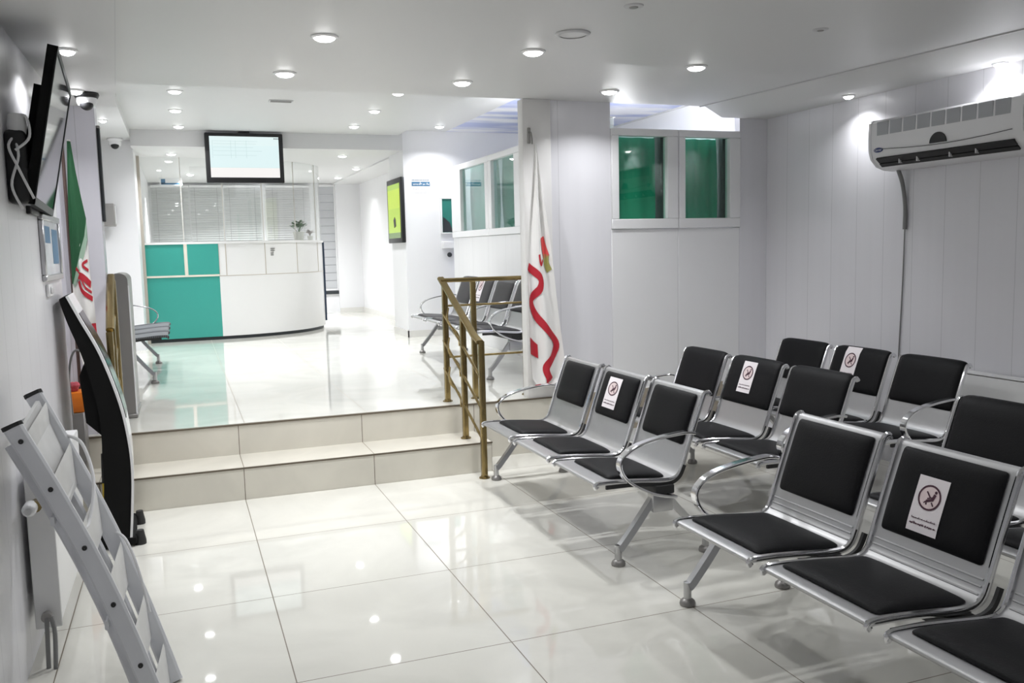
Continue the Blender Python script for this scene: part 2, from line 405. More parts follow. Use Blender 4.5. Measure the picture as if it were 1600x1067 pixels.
# alcove side windows (behind the far bench)
X9 = 2.90
panes = ((3.74, 4.64), (2.84, 3.53))
b = MB().box(X9, X9+.07, 0.80, 5.00, Z2, 1.63); b.box(X9, X9+.07, 0.80, 5.0, 2.49, 2.495)
struct('wall_alcove', b, M_side)
for i, (y0, y1, h0, h1) in enumerate(((3.635, 5.00, 3.74, 4.64), (0.80, 3.63, 2.84, 3.53))):
    fr = frame_rect(MB(), 0, 0, X9-.015, X9+.06, y0, y1, 1.632, 2.488, h0, h1, 1.705, 2.428)
    w = struct('window_%d' % (i+3), fr, M_upvc)
    MB().box(X9+.022, X9+.028, h0-.01, h1+.01, 1.695, 2.437).build('glass_pane', glass_mat('pane_glass_%d' % i, (0.8, 0.93, 0.9), 0.12), w)
    curtain('curtain', 0, X9+.13, h0-.06, h1+.05, 1.64, 2.46, M_curtain2, w, 3.2)
# small teal hatch on the pier wall
fr = frame_rect(MB(), 1, 0, 5.27, 5.30, 2.825, 3.01, 1.69, 2.14, 2.845, 2.99, 1.705, 2.125)
w = struct('window_5', fr, M_upvc)
MB().box(2.835, 3.0, 5.285, 5.29, 1.70, 2.13).build('glass_pane', mat('teal_pane', (0.03, 0.21, 0.17), 0.15, noise=0.1), w)
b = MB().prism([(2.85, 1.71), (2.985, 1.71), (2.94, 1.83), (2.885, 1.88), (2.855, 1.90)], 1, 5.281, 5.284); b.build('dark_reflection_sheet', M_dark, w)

# ------------------------------------------------------------------ downlights
def downlight(x, y, z, label, group, watts=LAMP_W, r=0.050, cat='ceiling light'):
    t = thing('downlight', label, cat, (x, y, z), 0, group)
    MB().lathe([(r*1.35, 0), (r*1.35, -.004), (r*1.2, -.009), (r*1.02, -.010), (r*1.0, -.004), (r*1.0, 0)]).build('trim_ring', M_upvc, t)
    MB().lathe([(r*1.0, -.006), (r*.95, -.014), (r*.7, -.021), (r*.35, -.025), (0.0005, -.026)]).build('diffuser', M_lamp, t)
    L = bpy.data.lights.new('downlight_lamp', 'AREA'); L.shape = 'DISK'; L.size = r*2; L.energy = watts; L.color = (0.97, 0.98, 1.0); L.spread = math.radians(130)
    lo = bpy.data.objects.new('downlight_lamp', L); COL.objects.link(lo); lo.parent = t; lo.location = (0, 0, -.032)
    return t
G1 = 'downlights in the waiting room ceiling'
for x, y, s in ((0.427, -1.07, 'left of the round ceiling speaker, nearest downlight above the open floor'),
                (1.536, -1.027, 'right beside the round ceiling speaker'),
                (2.631, -0.892, 'nearest downlight to the air conditioner on the main ceiling'),
                (0.343, -0.136, 'above the stair, left one of the back row'),
                (1.427, -0.112, 'above the top of the brass handrail, middle of the back row'),
                (2.493, -0.037, 'just in front of the blank wall panel beside the green windows')):
    downlight(x, y, ZC, 'white round downlight '+s, G1, LAMP_W*(.6 if x > 2.4 else 1.0))
for x, y in ((0.45, -2.9), (1.6, -2.9), (2.7, -2.9), (0.45, -4.9), (1.6, -4.9), (2.7, -4.9)):  # out of view, added to light the front of the room
    downlight(x, y, ZC, 'unseen added downlight in the near ceiling above the front benches', G1, LAMP_W*.3)
G2 = 'downlights in the raised hall ceiling'
for x, y, s in ((-0.241, 2.763, 'left row, nearest of the three'), (-0.238, 3.831, 'left row, middle of the three'), (-0.208, 4.956, 'left row, farthest of the three'),
                (1.637, 2.428, 'right row, nearest of the three'), (1.642, 3.474, 'right row, middle of the three'), (1.645, 4.600, 'right row, farthest of the three')):
    downlight(x, y, ZU, 'small white downlight in the raised hall ceiling, '+s, G2, LAMP_W*1.15)
downlight(2.72, 4.85, 2.96, 'white downlight in the alcove ceiling over the pier wall sign', None, LAMP_W*1.0)
G3 = 'downlights in the low far ceiling'
for x, y, s in ((-0.30, 6.05, 'over the left end of the reception desk'), (1.75, 6.0, 'just right of the hanging screen'), (2.25, 7.7, 'over the corridor mouth'), (2.25, 9.3, 'deep in the corridor'),
                (-0.05, 8.9, 'behind the reception glass, left'), (0.9, 9.2, 'behind the reception glass, middle')):
    downlight(x, y, ZB, 'small downlight in the low far ceiling '+s, G3, LAMP_W*(4.0 if y >= 8 and x < 1 else .9))
G4 = 'spotlights in the dropped ceiling edges'
for x, y, z, s, w in ((-0.70, -1.12, 2.395, 'left dropped ceiling above the wall television', 4), (-0.765, -0.10, 2.395, 'left dropped ceiling, close to the black dome camera', 4),
                   (-0.90, 4.0, 2.81, 'raised hall left ceiling edge, in front of the white dome camera', 9),
                   (3.95, -0.671, 2.45, 'right ceiling edge, left of the air conditioner', 1.9), (4.05, -1.75, 2.45, 'right ceiling edge straight above the air conditioner', 2.4)):
    downlight(x, y, z, 'spotlight in the '+s, G4, w, 0.032, 'spotlight')
# unseen lamp added inside the green booth to light the sky-print ceiling
t = thing('added_booth_lamp', 'unseen added strip lamp inside the green booth, below the top of its partition', 'lamp', (3.4, 1.9, 0))
MB().bbox(-.30, .30, -.03, .03, 2.07, 2.12, .006, 1).build('housing', M_upvc, t); MB().bbox(-.28, .28, -.02, .02, 2.12, 2.135, .005, 2).build('tube', M_lamp, t)
MB().tube([(0, 0, .02), (0, 0, 2.08)], .014, 10).build('pole', M_upvc, t); MB().lathe([(.0005, .02), (.13, .02), (.14, 0), (.0005, 0)]).build('base', M_upvc, t)
L = bpy.data.lights.new('added_booth_lamp_light', 'AREA'); L.shape = 'RECTANGLE'; L.size = .55; L.size_y = .05; L.energy = 60; L.color = (.97, .98, 1)
lo = bpy.data.objects.new('added_booth_lamp_light', L); COL.objects.link(lo); lo.parent = t; lo.location = (0, 0, 2.145); lo.rotation_euler = (PI, 0, 0)
# ceiling fittings
b = MB().lathe([(0.0005, -.012), (0.06, -.012), (0.078, -.009), (0.085, 0)]).use(M_lgrey)
t = thing('ceiling_speaker', 'flat round ceiling speaker with a pale grey grille between two downlights', 'speaker', (1.577, -1.444, ZC))
MB().lathe([(0.066, -.011), (0.078, -.012), (0.087, -.006), (0.088, 0)]).build('rim', M_lgrey, t); MB().lathe([(0.0005, -.009), (0.04, -.009), (0.068, -.008), (0.07, 0)]).build('grille', M_ceil, t)
t = thing('smoke_detector', 'thin grey ceiling fitting at the top edge of the picture', 'detector', (1.628, -1.969, ZC))
MB().lathe([(0.0005, -.007), (0.03, -.007), (0.042, -.005), (0.045, 0)]).build('body', M_lgrey, t); MB().lathe([(.0005, -.010), (.018, -.010), (.022, -.006)]).build('sensor', M_grey, t)
t = thing('smoke_detector', 'small grey ceiling fitting over the benches, toward the right ceiling edge', 'detector', (2.743, -1.838, ZC))
MB().lathe([(0.0005, -.006), (0.026, -.006), (0.036, -.004), (0.04, 0)]).build('body', M_lgrey, t); MB().lathe([(.0005, -.009), (.014, -.009), (.018, -.005)]).build('sensor', M_grey, t)
t = thing('air_vent', 'narrow grey air slot in the raised hall ceiling above the hanging screen', 'vent', (0.68, 3.08, ZU))
b = MB().bbox(-.11, .11, -.05, .05, -.008, 0, .003, 1); b.build('frame', M_lgrey, t)
b = MB()
for k in range(3): b.box(-.095, .095, -.032+.026*k, -.020+.026*k, -.011, -.007)
b.build('slats', M_grey, t)

# ------------------------------------------------------------------ waiting benches
PITCH, SW = 0.556, 0.487
PROF = [(0.006, .392), (0.0, .400), (0.005, .408), (.03, .411), (.12, .408), (.25, .397), (.35, .388), (.405, .391), (.437, .412), (.458, .455), (.50, .575), (.54, .685), (.572, .770), (.584, .786), (.600, .788), (.608, .776)]
PS = spline([(x, 0, z) for x, z in PROF], 3)
def path_len(P):
    L = [0]
    for a, c in zip(P, P[1:]): L.append(L[-1]+(c-a).length)
    return L
PL = path_len(PS)
def on_prof(s):
    """point and upper normal of the seat sheet at arc length s"""
    for i in range(len(PL)-1):
        if s <= PL[i+1]+1e-9:
            t = (s-PL[i])/(PL[i+1]-PL[i]); p = PS[i].lerp(PS[i+1], t); d = (PS[i+1]-PS[i]).normalized()
            return p, Vector((-d.z, 0, d.x))
    return PS[-1], Vector((0, 0, 1))
def s_at_x(x): return next(PL[i] for i in range(4, len(PS)) if PS[i].x >= x)
def s_at_z(z): return next(PL[i] for i in range(len(PS)//2, len(PS)) if PS[i].z >= z)
def cushion_fn(s0, s1, y0, y1, t, r=0.16):
    def fn(a, b, k=1.0):
        bb = abs(b); hw = 1.0
        if bb > 1-r: hw = 1-r*.9*(1-math.sqrt(max(0, 1-((bb-(1-r))/r)**2)))
        a2 = a*hw
        p, nn = on_prof(s0+(s1-s0)*(b+1)/2)
        h = t*(1-abs(a)**8)**.5*(1-abs(b)**8)**.5*(1-.12*(a*a+b*b)/2)
        q = p+nn*(.003+h*k); return Vector((q.x, (y0+y1)/2+(y1-y0)/2*a2, q.z))
    return fn
MESH = {}
def shared(key, make):
    if key not in MESH: MESH[key] = make()
    return MESH[key]
def mesh_of(mb, name, M, angle=40, fix=True):
    o = mb.build(name, M, None, None, angle, fix); me = o.data; bpy.data.objects.remove(o); return me
def m_shell(M, ridged):
    b = MB(); k = len(PS)
    top = [p for p in PS]; bot = []
    for i, p in enumerate(PS):
        d = (PS[min(i+1, k-1)]-PS[max(i-1, 0)]).normalized(); bot.append(p-Vector((-d.z, 0, d.x))*.004)
    ring = [(p.x, p.z) for p in top]+[(p.x, p.z) for p in reversed(bot)]
    vs = [(x, 0, z) for x, z in ring]+[(x, -SW, z) for x, z in ring]; n2 = len(ring)
    fs = [(i, (i+1) % n2, n2+(i+1) % n2, n2+i) for i in range(n2)]
    for o_ in (0, n2): fs += [(o_+i, o_+i+1, o_+n2-2-i, o_+n2-1-i) for i in range(k-1)]
    b.add(vs, fs)
    for s in (s_at_z(.412), s_at_z(.425), s_at_z(.44)) if ridged else ():        # pressed ridges above the bend
        p, nn = on_prof(s); p = p+nn*.001; b.tube([(p.x, -.02, p.z), (p.x, -SW+.02, p.z)], .0035, 6)
    return mesh_of(b, 'seat_shell', M, 35)
def m_rim(y, M):
    return mesh_of(MB().sweep([(p.x, y, p.z-.004) for p in PS], [(.010*math.cos(a), .013*math.sin(a)) for a in [i*PI/4 for i in range(8)]], side=(0, 1, 0)), 'side_rim', M)
def m_cushion(s0, s1, mg, t, M, r):
    fn = cushion_fn(s0, s1, -mg, -SW+mg, t, r)
    b = MB(); ax = [-1, -.985, -.95, -.9, -.8, -.6, -.3, 0, .3, .6, .8, .9, .95, .985, 1]; k = len(ax)-1
    g = lambda u, v, kk: fn(ax[round(u*k)], ax[round(v*k)], kk)
    b.grid(lambda u, v: g(u, v, 1), k, k); b.grid(lambda u, v: g(u, v, 0), k, k, True)
    return mesh_of(b, 'cushion', M, 60)
def m_arm(y):
    pts = [(.500, y, .605), (.44, y, .612), (.30, y, .597), (.18, y, .568), (.118, y, .525), (.108, y, .475), (.15, y, .412), (.25, y, .352), (.33, y, .325), (.40, y, .312)]
    return mesh_of(MB().strip(spline(pts, 6), .042, .013), 'armrest', M_chrome)
def m_leg():
    b = MB()
    for xs, xf in ((.30, .125), (.40, .60)):
        b.sweep(spline([(xs+(.02 if xf < .3 else -.02), 0, .315), (xs-.02 if xf < .3 else xs+.02, 0, .262), ((xs+xf)/2, 0, .175), (xf+(.02 if xf < .3 else -.02), 0, .095), (xf, 0, .078)], 4),
                [(-.021, -.014), (.021, -.014), (.016, .015), (-.016, .015)], side=(0, 1, 0))
        b.lathe([(.0005, .10), (.016, .098), (.017, .03), (.014, .022)], (xf, 0, 0), 14)
    b.bbox(.295, .405, -.03, .03, .235, .325, .008, 2)
    return mesh_of(b, 'leg', M_alu)
def m_foot(x): return mesh_of(MB().lathe([(.0005, .034), (.014, .033), (.030, .020), (.034, .008), (.032, 0), (.0005, 0)], (x, 0, 0), 16), 'foot_pad', M_grey)
def notice(b_parent, fn, face, M, a0, a1, c0, c1, tilt=0.0, detail=True):
    """a paper sheet taped on a back cushion: fn(a, b, k) gives the cushion's front surface"""
    mb = MB()
    def P(x, y, k=1.0, lift=.002):
        aa = a0+(a1-a0)*x+tilt*(y-.5); bb = c0+(c1-c0)*y
        q = fn(aa, bb, 1.0); q2 = q+face*lift; return q2
    mb.use(M_paper).grid(lambda u, v: P(u, v), 8, 8)
    asp = 1.62
    def ring(cx, cy, r0, r1, mtl, seg=28, lift=.003):
        mb.use(mtl)
        vs = []
        for i in range(seg):
            a = 2*PI*i/seg
            for r in (r0, r1): vs.append(P(cx+r*math.cos(a), cy+r*math.sin(a)/asp, lift=lift))
        mb.add(vs, [(2*i, 2*i+1, (2*i+3) % (2*seg), (2*i+2) % (2*seg)) for i in range(seg)])
    ring(.5, .64, .001, .33, M_pink, lift=.0028); ring(.5, .64, .315, .37, M_ink, lift=.0034)
    def stroke(p, q, w):
        mb.use(M_ink); dx, dy = q[0]-p[0], (q[1]-p[1])*asp; L = math.hypot(dx, dy) or 1; nx, ny = -dy/L*w, dx/L*w/asp
        mb.add([P(p[0]+nx, p[1]+ny, lift=.0036), P(q[0]+nx, q[1]+ny, lift=.0036), P(q[0]-nx, q[1]-ny, lift=.0036), P(p[0]-nx, p[1]-ny, lift=.0036)], [(0, 1, 2, 3)])
    for p, q, w in (((.38, .74), (.53, .645), .022), ((.66, .72), (.60, .60), .045), ((.62, .62), (.42, .57), .04), ((.42, .57), (.36, .53), .02), ((.43, .57), (.45, .51), .022), ((.60, .57), (.68, .51), .022), ((.62, .66), (.46, .625), .018), ((.46, .625), (.44, .615), .02)): stroke(p, q, w)
    ring(.665, .755, .001, .045, M_ink, 12, .0036)
    rng = random.Random(3); mb.use(M_ink)
    f2 = lambda x, y: P(x, y, lift=.0034)
    scribble(mb, f2, .10, .93, .235, .036, rng, .014); scribble(mb, f2, .08, .93, .14, .055, rng, .022)
    return mb.build('paper_notice', None, b_parent, fix=False)
def bench(label, loc, n=3, style='inset', arms=(), legs=None, notices=(), rz=0, shell=None, group='steel waiting benches', cush=None, name='waiting_bench'):
    root = thing(name, label, 'bench', loc, rz, group)
    sh = shell or M_shell; cm = cush or M_leather
    s_seat = {'inset': (s_at_x(.055), s_at_x(.385)), 'large': (s_at_x(.036), s_at_x(.392))}.get(style, (s_at_x(.03), s_at_x(.395)))
    s_back = {'inset': (s_at_z(.52), s_at_z(.755)), 'large': (s_at_z(.468), s_at_z(.758))}.get(style, (s_at_z(.52), PL[-1]-.004))
    mg = {'inset': .048, 'large': .036}.get(style, .016)
    sm = mg-.01 if style == 'large' else mg
    for i in range(n):
        y = -i*PITCH
        o = link('seat_shell', shared(('shell', sh.name, style == 'large'), lambda: m_shell(sh, style == 'large')), root, (0, y, 0))
        for yy in (-.004, -SW+.004): link('side_rim', shared(('rim', yy, sh.name == 'perforated_steel'), lambda: m_rim(yy, M_perf if sh is M_perf else M_chrome)), o)
        if style:
            link('seat_cushion', shared(('sc', style, cm.name), lambda: m_cushion(*s_seat, sm, .024, cm, .14 if style == 'inset' else .09)), root, (0, y, 0))
            bc = link('back_cushion', shared(('bc', style, cm.name), lambda: m_cushion(*s_back, mg, .022, cm, .12 if style == 'inset' else .07)), root, (0, y, 0))
            if i in notices:
                fn = cushion_fn(*s_back, -mg, -SW+mg, .022, .12 if style == 'inset' else .07)
                notice(bc, fn, Vector((-.92, 0, .38)), M_paper, *notices[i])
    L = (n-1)*PITCH+SW
    b = MB().bbox(.30, .40, -L-.02, .02, .325, .368, .006, 2)
    for i in range(n+1):
        yy = .0 if i == 0 else (-L if i == n else -i*PITCH+(PITCH-SW)/2)
        b.sweep(spline([(.05, yy, .388), (.20, yy, .385), (.36, yy, .370), (.43, yy, .392), (.463, yy, .45)], 5), [(-.006, -.009), (.006, -.009), (.006, .009), (-.006, .009)], side=(0, 1, 0))
    b.build('beam', M_rubber, root)
    for y in arms: link('armrest', shared('arm', lambda: m_arm(0)), root, (0, y, 0))
    for y in (legs if legs is not None else (-.05, -L+.05)):
        l = link('leg', shared('leg', m_leg), root, (0, y, 0))
        for xf in (.125, .60): link('foot_pad', shared(('pad', xf), lambda: m_foot(xf)), l)
    return root
LB = 2*PITCH+SW
bench('steel bench beside the brass handrail, brushed metal showing around its small cushions', (1.421, -0.356, 0), 3, 'inset', arms=(.025, -LB-.025), legs=(.125, -LB+.03), notices={1: (-.50, .26, -.62, .78, .0)})
bench('nearest steel bench, lower right, with the largest no-sitting notice on its second seat', (1.468, -2.561, 0), 3, 'large', arms=(.025, -LB-.025), legs=(.11, -LB+.02), notices={1: (-.42, .18, -.80, .46, .0)})
bench('steel bench with fully padded black backs, directly behind the bench at the handrail', (2.305, -0.356, 0), 3, 'wrap', arms=(.025, -LB-.025), notices={1: (-.36, .20, -.55, .70, .0)})
bench('steel bench cut off by the right picture edge, behind the nearest bench', (2.305, -2.600, 0), 3, 'wrap', arms=(-LB-.025,))
bench('rearmost steel bench, near the right wall below the air conditioner hose', (3.166, -0.271, 0), 3, 'wrap', arms=(.025, -LB-.025), notices={1: (-.50, .06, -.62, .80, .0)})
bench('steel four-seat bench in the alcove on the raised floor, seen through the brass railing', (1.955, 3.49, Z2), 4, 'wrap', arms=(.025, -2*PITCH-SW-.035, -3*PITCH-SW-.025), legs=(.08, -3*PITCH-SW+.05), notices={1: (-.62, .08, -.75, .95, .0)}, cush=M_leather2)
bench('bare perforated steel bench by the left wall, half hidden by the grey panel', (-0.42, 2.58, Z2), 3, None, arms=(-LB-.01,), rz=PI, shell=M_perf)

# ------------------------------------------------------------------ brass stair railing (right) and its left twin
t = thing('brass_railing', 'polished brass handrail with posts and slanting rods on the right of the stair', 'railing', (1.46, 0.54, Z2))
def rel(base): return lambda x, y, z: (x-base[0], y-base[1], z-base[2])
R_ = rel((1.46, 0.54, Z2))
b = MB().strip([R_(1.452, .60, 1.285), R_(1.470, -.08, .93), R_(1.478, -.17, .895)], .05, .028, side=(1, 0, 0)); b.strip([R_(1.435, .565, 1.272), R_(2.09, .565, 1.272)], .05, .03, side=(0, 1, 0))
b.build('handrail', M_brass, t)
for x, y, z0, z1 in ((1.46, .54, Z2, 1.255), (1.473, .173, Z1, 1.06), (1.49, -.155, 0, .90), (1.68, .565, Z2, 1.26), (2.075, .55, Z2, 1.26)):
    p = MB().bbox(x-1.46-.019, x-1.46+.019, y-.54-.019, y-.54+.019, z0-Z2, z1-Z2, .005, 2).build('post', M_brass, t)
    MB().lathe([(.0005, .018), (.022, .018), (.026, .008), (.035, .007), (.036, 0), (.0005, 0)], (x-1.46, y-.54, z0-Z2), 20).build('post_flange', M_brass, p)
for k, dz in enumerate((.22, .42, .62)):
    MB().tube([R_(1.448, .56, 1.262-dz), R_(1.464, .17, 1.065-dz), R_(1.478, -.16, .885-dz)], .009, 10).build('slanting_rod', M_brass, t)
for z in (1.09, .72): MB().tube([R_(1.46, .555, z), R_(2.07, .555, z)], .008, 10).build('cross_rod', M_brass, t)
for k in range(3):
    z = 1.03-.21*k
    MB().tube(spline([R_(1.457, .45, z+.05), R_(1.43, .38, z-.04), R_(1.475, .30, z-.12), R_(1.455, .2, z-.19)], 5), .007, 8).build('scroll_rod', M_brass, t)
t = thing('brass_railing', 'narrow brass handrail at the left end of the stair, mostly hidden behind the black kiosk', 'railing', (-0.69, 0.50, Z2))
R_ = rel((-0.69, 0.50, Z2))
MB().strip([R_(-.70, .56, 1.375), R_(-.695, .30, 1.26), R_(-.685, -.02, 1.08)], .045, .03, side=(1, 0, 0)).build('handrail', M_brass, t)
for y, z0, z1 in ((.52, Z2, 1.35), (.20, Z1, 1.19), (-.02, 0, 1.07)):
    p = MB().bbox(-.018, .018, y-.5-.018, y-.5+.018, z0-Z2, z1-Z2, .005, 2).build('post', M_brass, t)
    MB().lathe([(.0005, .018), (.022, .018), (.026, .008), (.034, .007), (.036, 0), (.0005, 0)], (0, y-.5, z0-Z2), 16).build('post_flange', M_brass, p)
for dz in (.2, .4, .6): MB().tube([R_(-.69, .52, 1.34-dz), R_(-.688, .2, 1.19-dz), R_(-.685, -.02, 1.06-dz)], .008, 8).build('slanting_rod', M_brass, t)
# grey rounded panel stand beside it
t = thing('panel_stand', 'tall grey metal panel with a rounded top corner beside the left brass handrail', 'panel', (-0.660, 1.20, Z2))
pr = [(-.045, .0), (.035, 0), (.035, .93)]+[(.035-.05*(1-math.cos(a)), .93+.05*math.sin(a)) for a in [PI/2*i/6 for i in range(1, 7)]]+[(-.045, .98)]
MB().prism(pr, 1, -.26, .26).build('panel', M_grey, t)
MB().box(.034, .042, -.262, -.245, .0, .90).build('white_edge_strip', M_upvc, t)
MB().bbox(-.05, .045, -.28, .28, 0, .03, .006, 1).build('base', M_grey, t)

# ------------------------------------------------------------------ flags
def cloth(path_l, path_r, z0, z1, yb, folds, amp, thick=.003):
    """hanging cloth: left and right edge tables over z, folded in depth"""
    def fn(u, v, lift=0.0):
        z = z0+(z1-z0)*v; xl, xr = lerp(path_l, z), lerp(path_r, z)
        w = xr-xl; k = min(1, w/.12)
        return Vector((xl+w*u, yb+amp*k*math.sin(u*folds*2*PI+.6*math.sin(z*5))+.02*(u-.5)-lift, z))
    return fn
def decal(mb, fn, poly, M, lift=.004, sub=6):
    """polygon strip ((u,v) left line, right line) laid on a cloth"""
    mb.use(M); (A, B) = poly; k = len(A)
    mb.grid(lambda s, w: fn(*[A[round(s*(k-1))][i]*(1-w)+B[round(s*(k-1))][i]*w for i in (0, 1)], lift), k-1, sub)
def band(pts, w, n=6):
    P = spline([(u, v, 0) for u, v in pts], n); A, B = [], []
    for i, p in enumerate(P):
        d = (P[min(i+1, len(P)-1)]-P[max(i-1, 0)]); asp = 5.5
        dx, dy = d.x, d.y*asp; L = math.hypot(dx, dy); nx, ny = -dy/L*w/2, dx/L*w/2/asp
        A.append((p.x+nx, p.y+ny)); B.append((p.x-nx, p.y-ny))
    return A, B
# white flag with the red ribbon, in front of the cream pillar
FY = 0.315
t = thing('hanging_flag', 'white flag with a wavy red ribbon hanging from a hook on the cream pillar', 'flag', (2.09, FY+.03, 0))
fl = [(0.50, 2.06), (.56, 2.015), (.80, 1.998), (1.34, 1.998), (1.75, 2.03), (2.24, 2.068)]
frr = [(0.50, 2.16), (.56, 2.285), (.85, 2.255), (1.34, 2.195), (1.60, 2.165), (1.85, 2.125), (2.24, 2.085)]
fnB = lambda u, v, l=0: cloth(fl, frr, .50, 2.25, FY-.03, 1.6, .022)(u, v, l)-Vector((2.09, FY+.03, 0))
mb = MB(); mb.grid(lambda u, v: fnB(u, v), 30, 30); mb.grid(lambda u, v: fnB(u, v, -.004), 30, 30, True)
cl = mb.build('cloth', M_flagw, t, angle=80, fix=False)
mb = MB()
zz = lambda z: (z-.50)/1.75
decal(mb, fnB, band([(.02, zz(1.36)), (.42, zz(1.28)), (.40, zz(1.20)), (.10, zz(1.12)), (.22, zz(1.02)), (.50, zz(.92)), (.82, zz(.81)), (.70, zz(.72)), (.42, zz(.64)), (.45, zz(.57)), (.62, zz(.51))], .18), M_flagr, .006)
mb.build('red_ribbon_print', None, cl, fix=False)
mb = MB()
decal(mb, fnB, band([(.66, zz(1.56)), (.72, zz(1.49)), (.80, zz(1.42))], .22), mat('flag_coral', (.72, .08, .08), .7), .006)
decal(mb, fnB, band([(.80, zz(1.44)), (.78, zz(1.38)), (.86, zz(1.32))], .18), mat('flag_olive', (.35, .33, .10), .7), .006)
decal(mb, fnB, band([(.42, zz(1.44)), (.48, zz(1.37)), (.62, zz(1.40))], .08), M_flagr, .006)
mb.build('tulip_print', None, cl, fix=False)
mb = MB(); decal(mb, fnB, ([(0.0, zz(.86)), (0.0, zz(.74))], [(.26, zz(.80)), (.24, zz(.70))]), M_flagr, .006); mb.build('red_hem', None, cl, fix=False)
MB().bbox(-.036, -.014, .018, .030, 2.22, 2.33, .004, 1).build('hook_plate', M_grey, t)
MB().tube(spline([(-.025, .020, 2.30), (-.025, -.010, 2.29), (-.025, -.028, 2.25), (-.024, -.03, 2.21)], 5), .006, 8).build('hook', M_grey, t)
# national flag beside the left pilaster
FX, FY2 = -0.893, 0.34
t = thing('flag_on_pole', 'furled green, white and red flag with red emblem, beside the left wall', 'flag', (FX, FY2, Z1))
fl = [(.70, -.84), (1.0, -.892), (1.35, -.892), (1.75, -.886), (2.22, -.862)]
frr = [(.70, -.765), (.95, -.782), (1.2, -.785), (1.4, -.795), (1.72, -.795), (1.95, -.828), (2.22, -.852)]
fnA = lambda u, v, l=0: cloth(fl, frr, .72, 2.18, FY2-.035, 1.3, .016)(u, v, l)-Vector((FX, FY2, Z1))
zz = lambda z: (z-.72)/1.46
mb = MB(); mb.grid(lambda u, v: fnA(u, v), 24, 30); mb.grid(lambda u, v: fnA(u, v, -.004), 24, 30, True)
cl = mb.build('cloth', M_flagw, t, angle=80, fix=False)
mb = MB()
zs = [2.17, 2.0, 1.85, 1.72, 1.62, 1.52, 1.42, 1.34]; ur = [1, 1, 1, 1, .82, .52, .25, .04]
decal(mb, fnA, ([(0, zz(z)) for z in zs], [(u, zz(z)) for z, u in zip(zs, ur)]), M_flagg, .005)
zs = [1.72, 1.62, 1.52, 1.42, 1.34]
decal(mb, fnA, ([(a, zz(z)) for a, z in zip((.98, .82, .52, .25, .04), zs)], [(a, zz(z-.02)) for a, z in zip((1.0, 1.0, .74, .42, .12), zs)]), M_flagpg, .0055)
mb.build('green_band', None, cl, fix=False)
mb = MB()
for pts, w in (([(.90, zz(1.475)), (.62, zz(1.45)), (.92, zz(1.415))], .07), ([(.34, zz(1.43)), (.30, zz(1.395)), (.62, zz(1.375)), (.96, zz(1.33))], .17), ([(.36, zz(1.355)), (.50, zz(1.295)), (.96, zz(1.245))], .12), ([(.50, zz(1.365)), (.68, zz(1.315)), (.96, zz(1.285))], .06)):
    decal(mb, fnA, band(pts, w), M_flagr, .006)
mb.build('emblem', None, cl, fix=False)
mb = MB(); decal(mb, fnA, ([(.80, zz(1.10)), (.70, zz(.9)), (.55, zz(.73))], [(1.0, zz(1.10)), (1.0, zz(.9)), (1.0, zz(.73))]), M_flagr, .006); mb.build('red_band', None, cl, fix=False)
MB().tube([(-.004, .01, .02), (-.004, .01, 2.05)], .010, 10).build('pole', M_brown, t)
MB().lathe([(.0005, .05), (.01, .045), (.014, .02), (.008, 0), (.0005, 0)], (-.004, .01, 2.05), 12).build('finial', M_brass, t)
MB().lathe([(.0005, .025), (.02, .025), (.012+.0, .02), (.016, 0), (.0005, 0)], (-.004, .01, 0), 14).build('base', M_brown, t)

# ------------------------------------------------------------------ wall television on its bracket
t = thing('wall_television', 'large black flat television tilted down from a bracket on the left wall', 'television', (XL, -1.13, 2.0))
tv = bpy.data.objects.new('panel', None)
def tvp(a, h, d):
    """a along +Y from centre, h up the panel, d toward the room: the panel leans forward at the top"""
    c = Vector((-.787+.89, 0, 0)); upv = Vector((.20, 0, .980)); nv = Vector((.980, 0, -.20)); return c+upv*h+nv*d+Vector((-.058*a, a, 0))
def tvbox(b, a0, a1, h0, h1, d0, d1):
    vs = [tvp(a, h, d) for a in (a0, a1) for h in (h0, h1) for d in (d0, d1)]
    return b.add(vs, [(0, 1, 3, 2), (4, 6, 7, 5), (0, 4, 5, 1), (2, 3, 7, 6), (0, 2, 6, 4), (1, 5, 7, 3)])
hw, hh = .525, .305
b = tvbox(MB(), -hw, hw, -hh, hh, -.022, .012); tvbox(b, -hw*.75, hw*.75, -hh*.8, hh*.55, -.06, -.02)
body = b.build('casing', M_matblk, t)
b = MB()
for a0, a1, h0, h1 in ((-hw, hw, -hh, -hh+.03), (-hw, hw, hh-.02, hh), (-hw, -hw+.02, -hh, hh), (hw-.02, hw, -hh, hh)): tvbox(b, a0, a1, h0, h1, .010, .016)
b.build('bezel', M_black, t)
tvbox(MB(), -hw+.018, hw-.018, -hh+.028, hh-.018, .009, .013).build('screen', mat('off_screen', (.02, .02, .022), .05, spec=.9), t)
b = MB().bbox(0, .02, -.12, .12, -.32, .05, .004, 1); b.bar((.01, -.05, -.22), tvp(-.05, -.2, -.05), .04, .03); b.bar((.01, .05, -.22), tvp(.05, -.2, -.05), .04, .03); b.bar((.01, -.05, 0), tvp(-.05, .1, -.05), .04, .03); b.bar((.01, .05, 0), tvp(.05, .1, -.05), .04, .03)
b.build('bracket', M_black, t)
MB().bbox(.0, .075, -.54, -.40, -.30, -.02, .02, 3).build('mount_box', M_black, t)
b = MB()
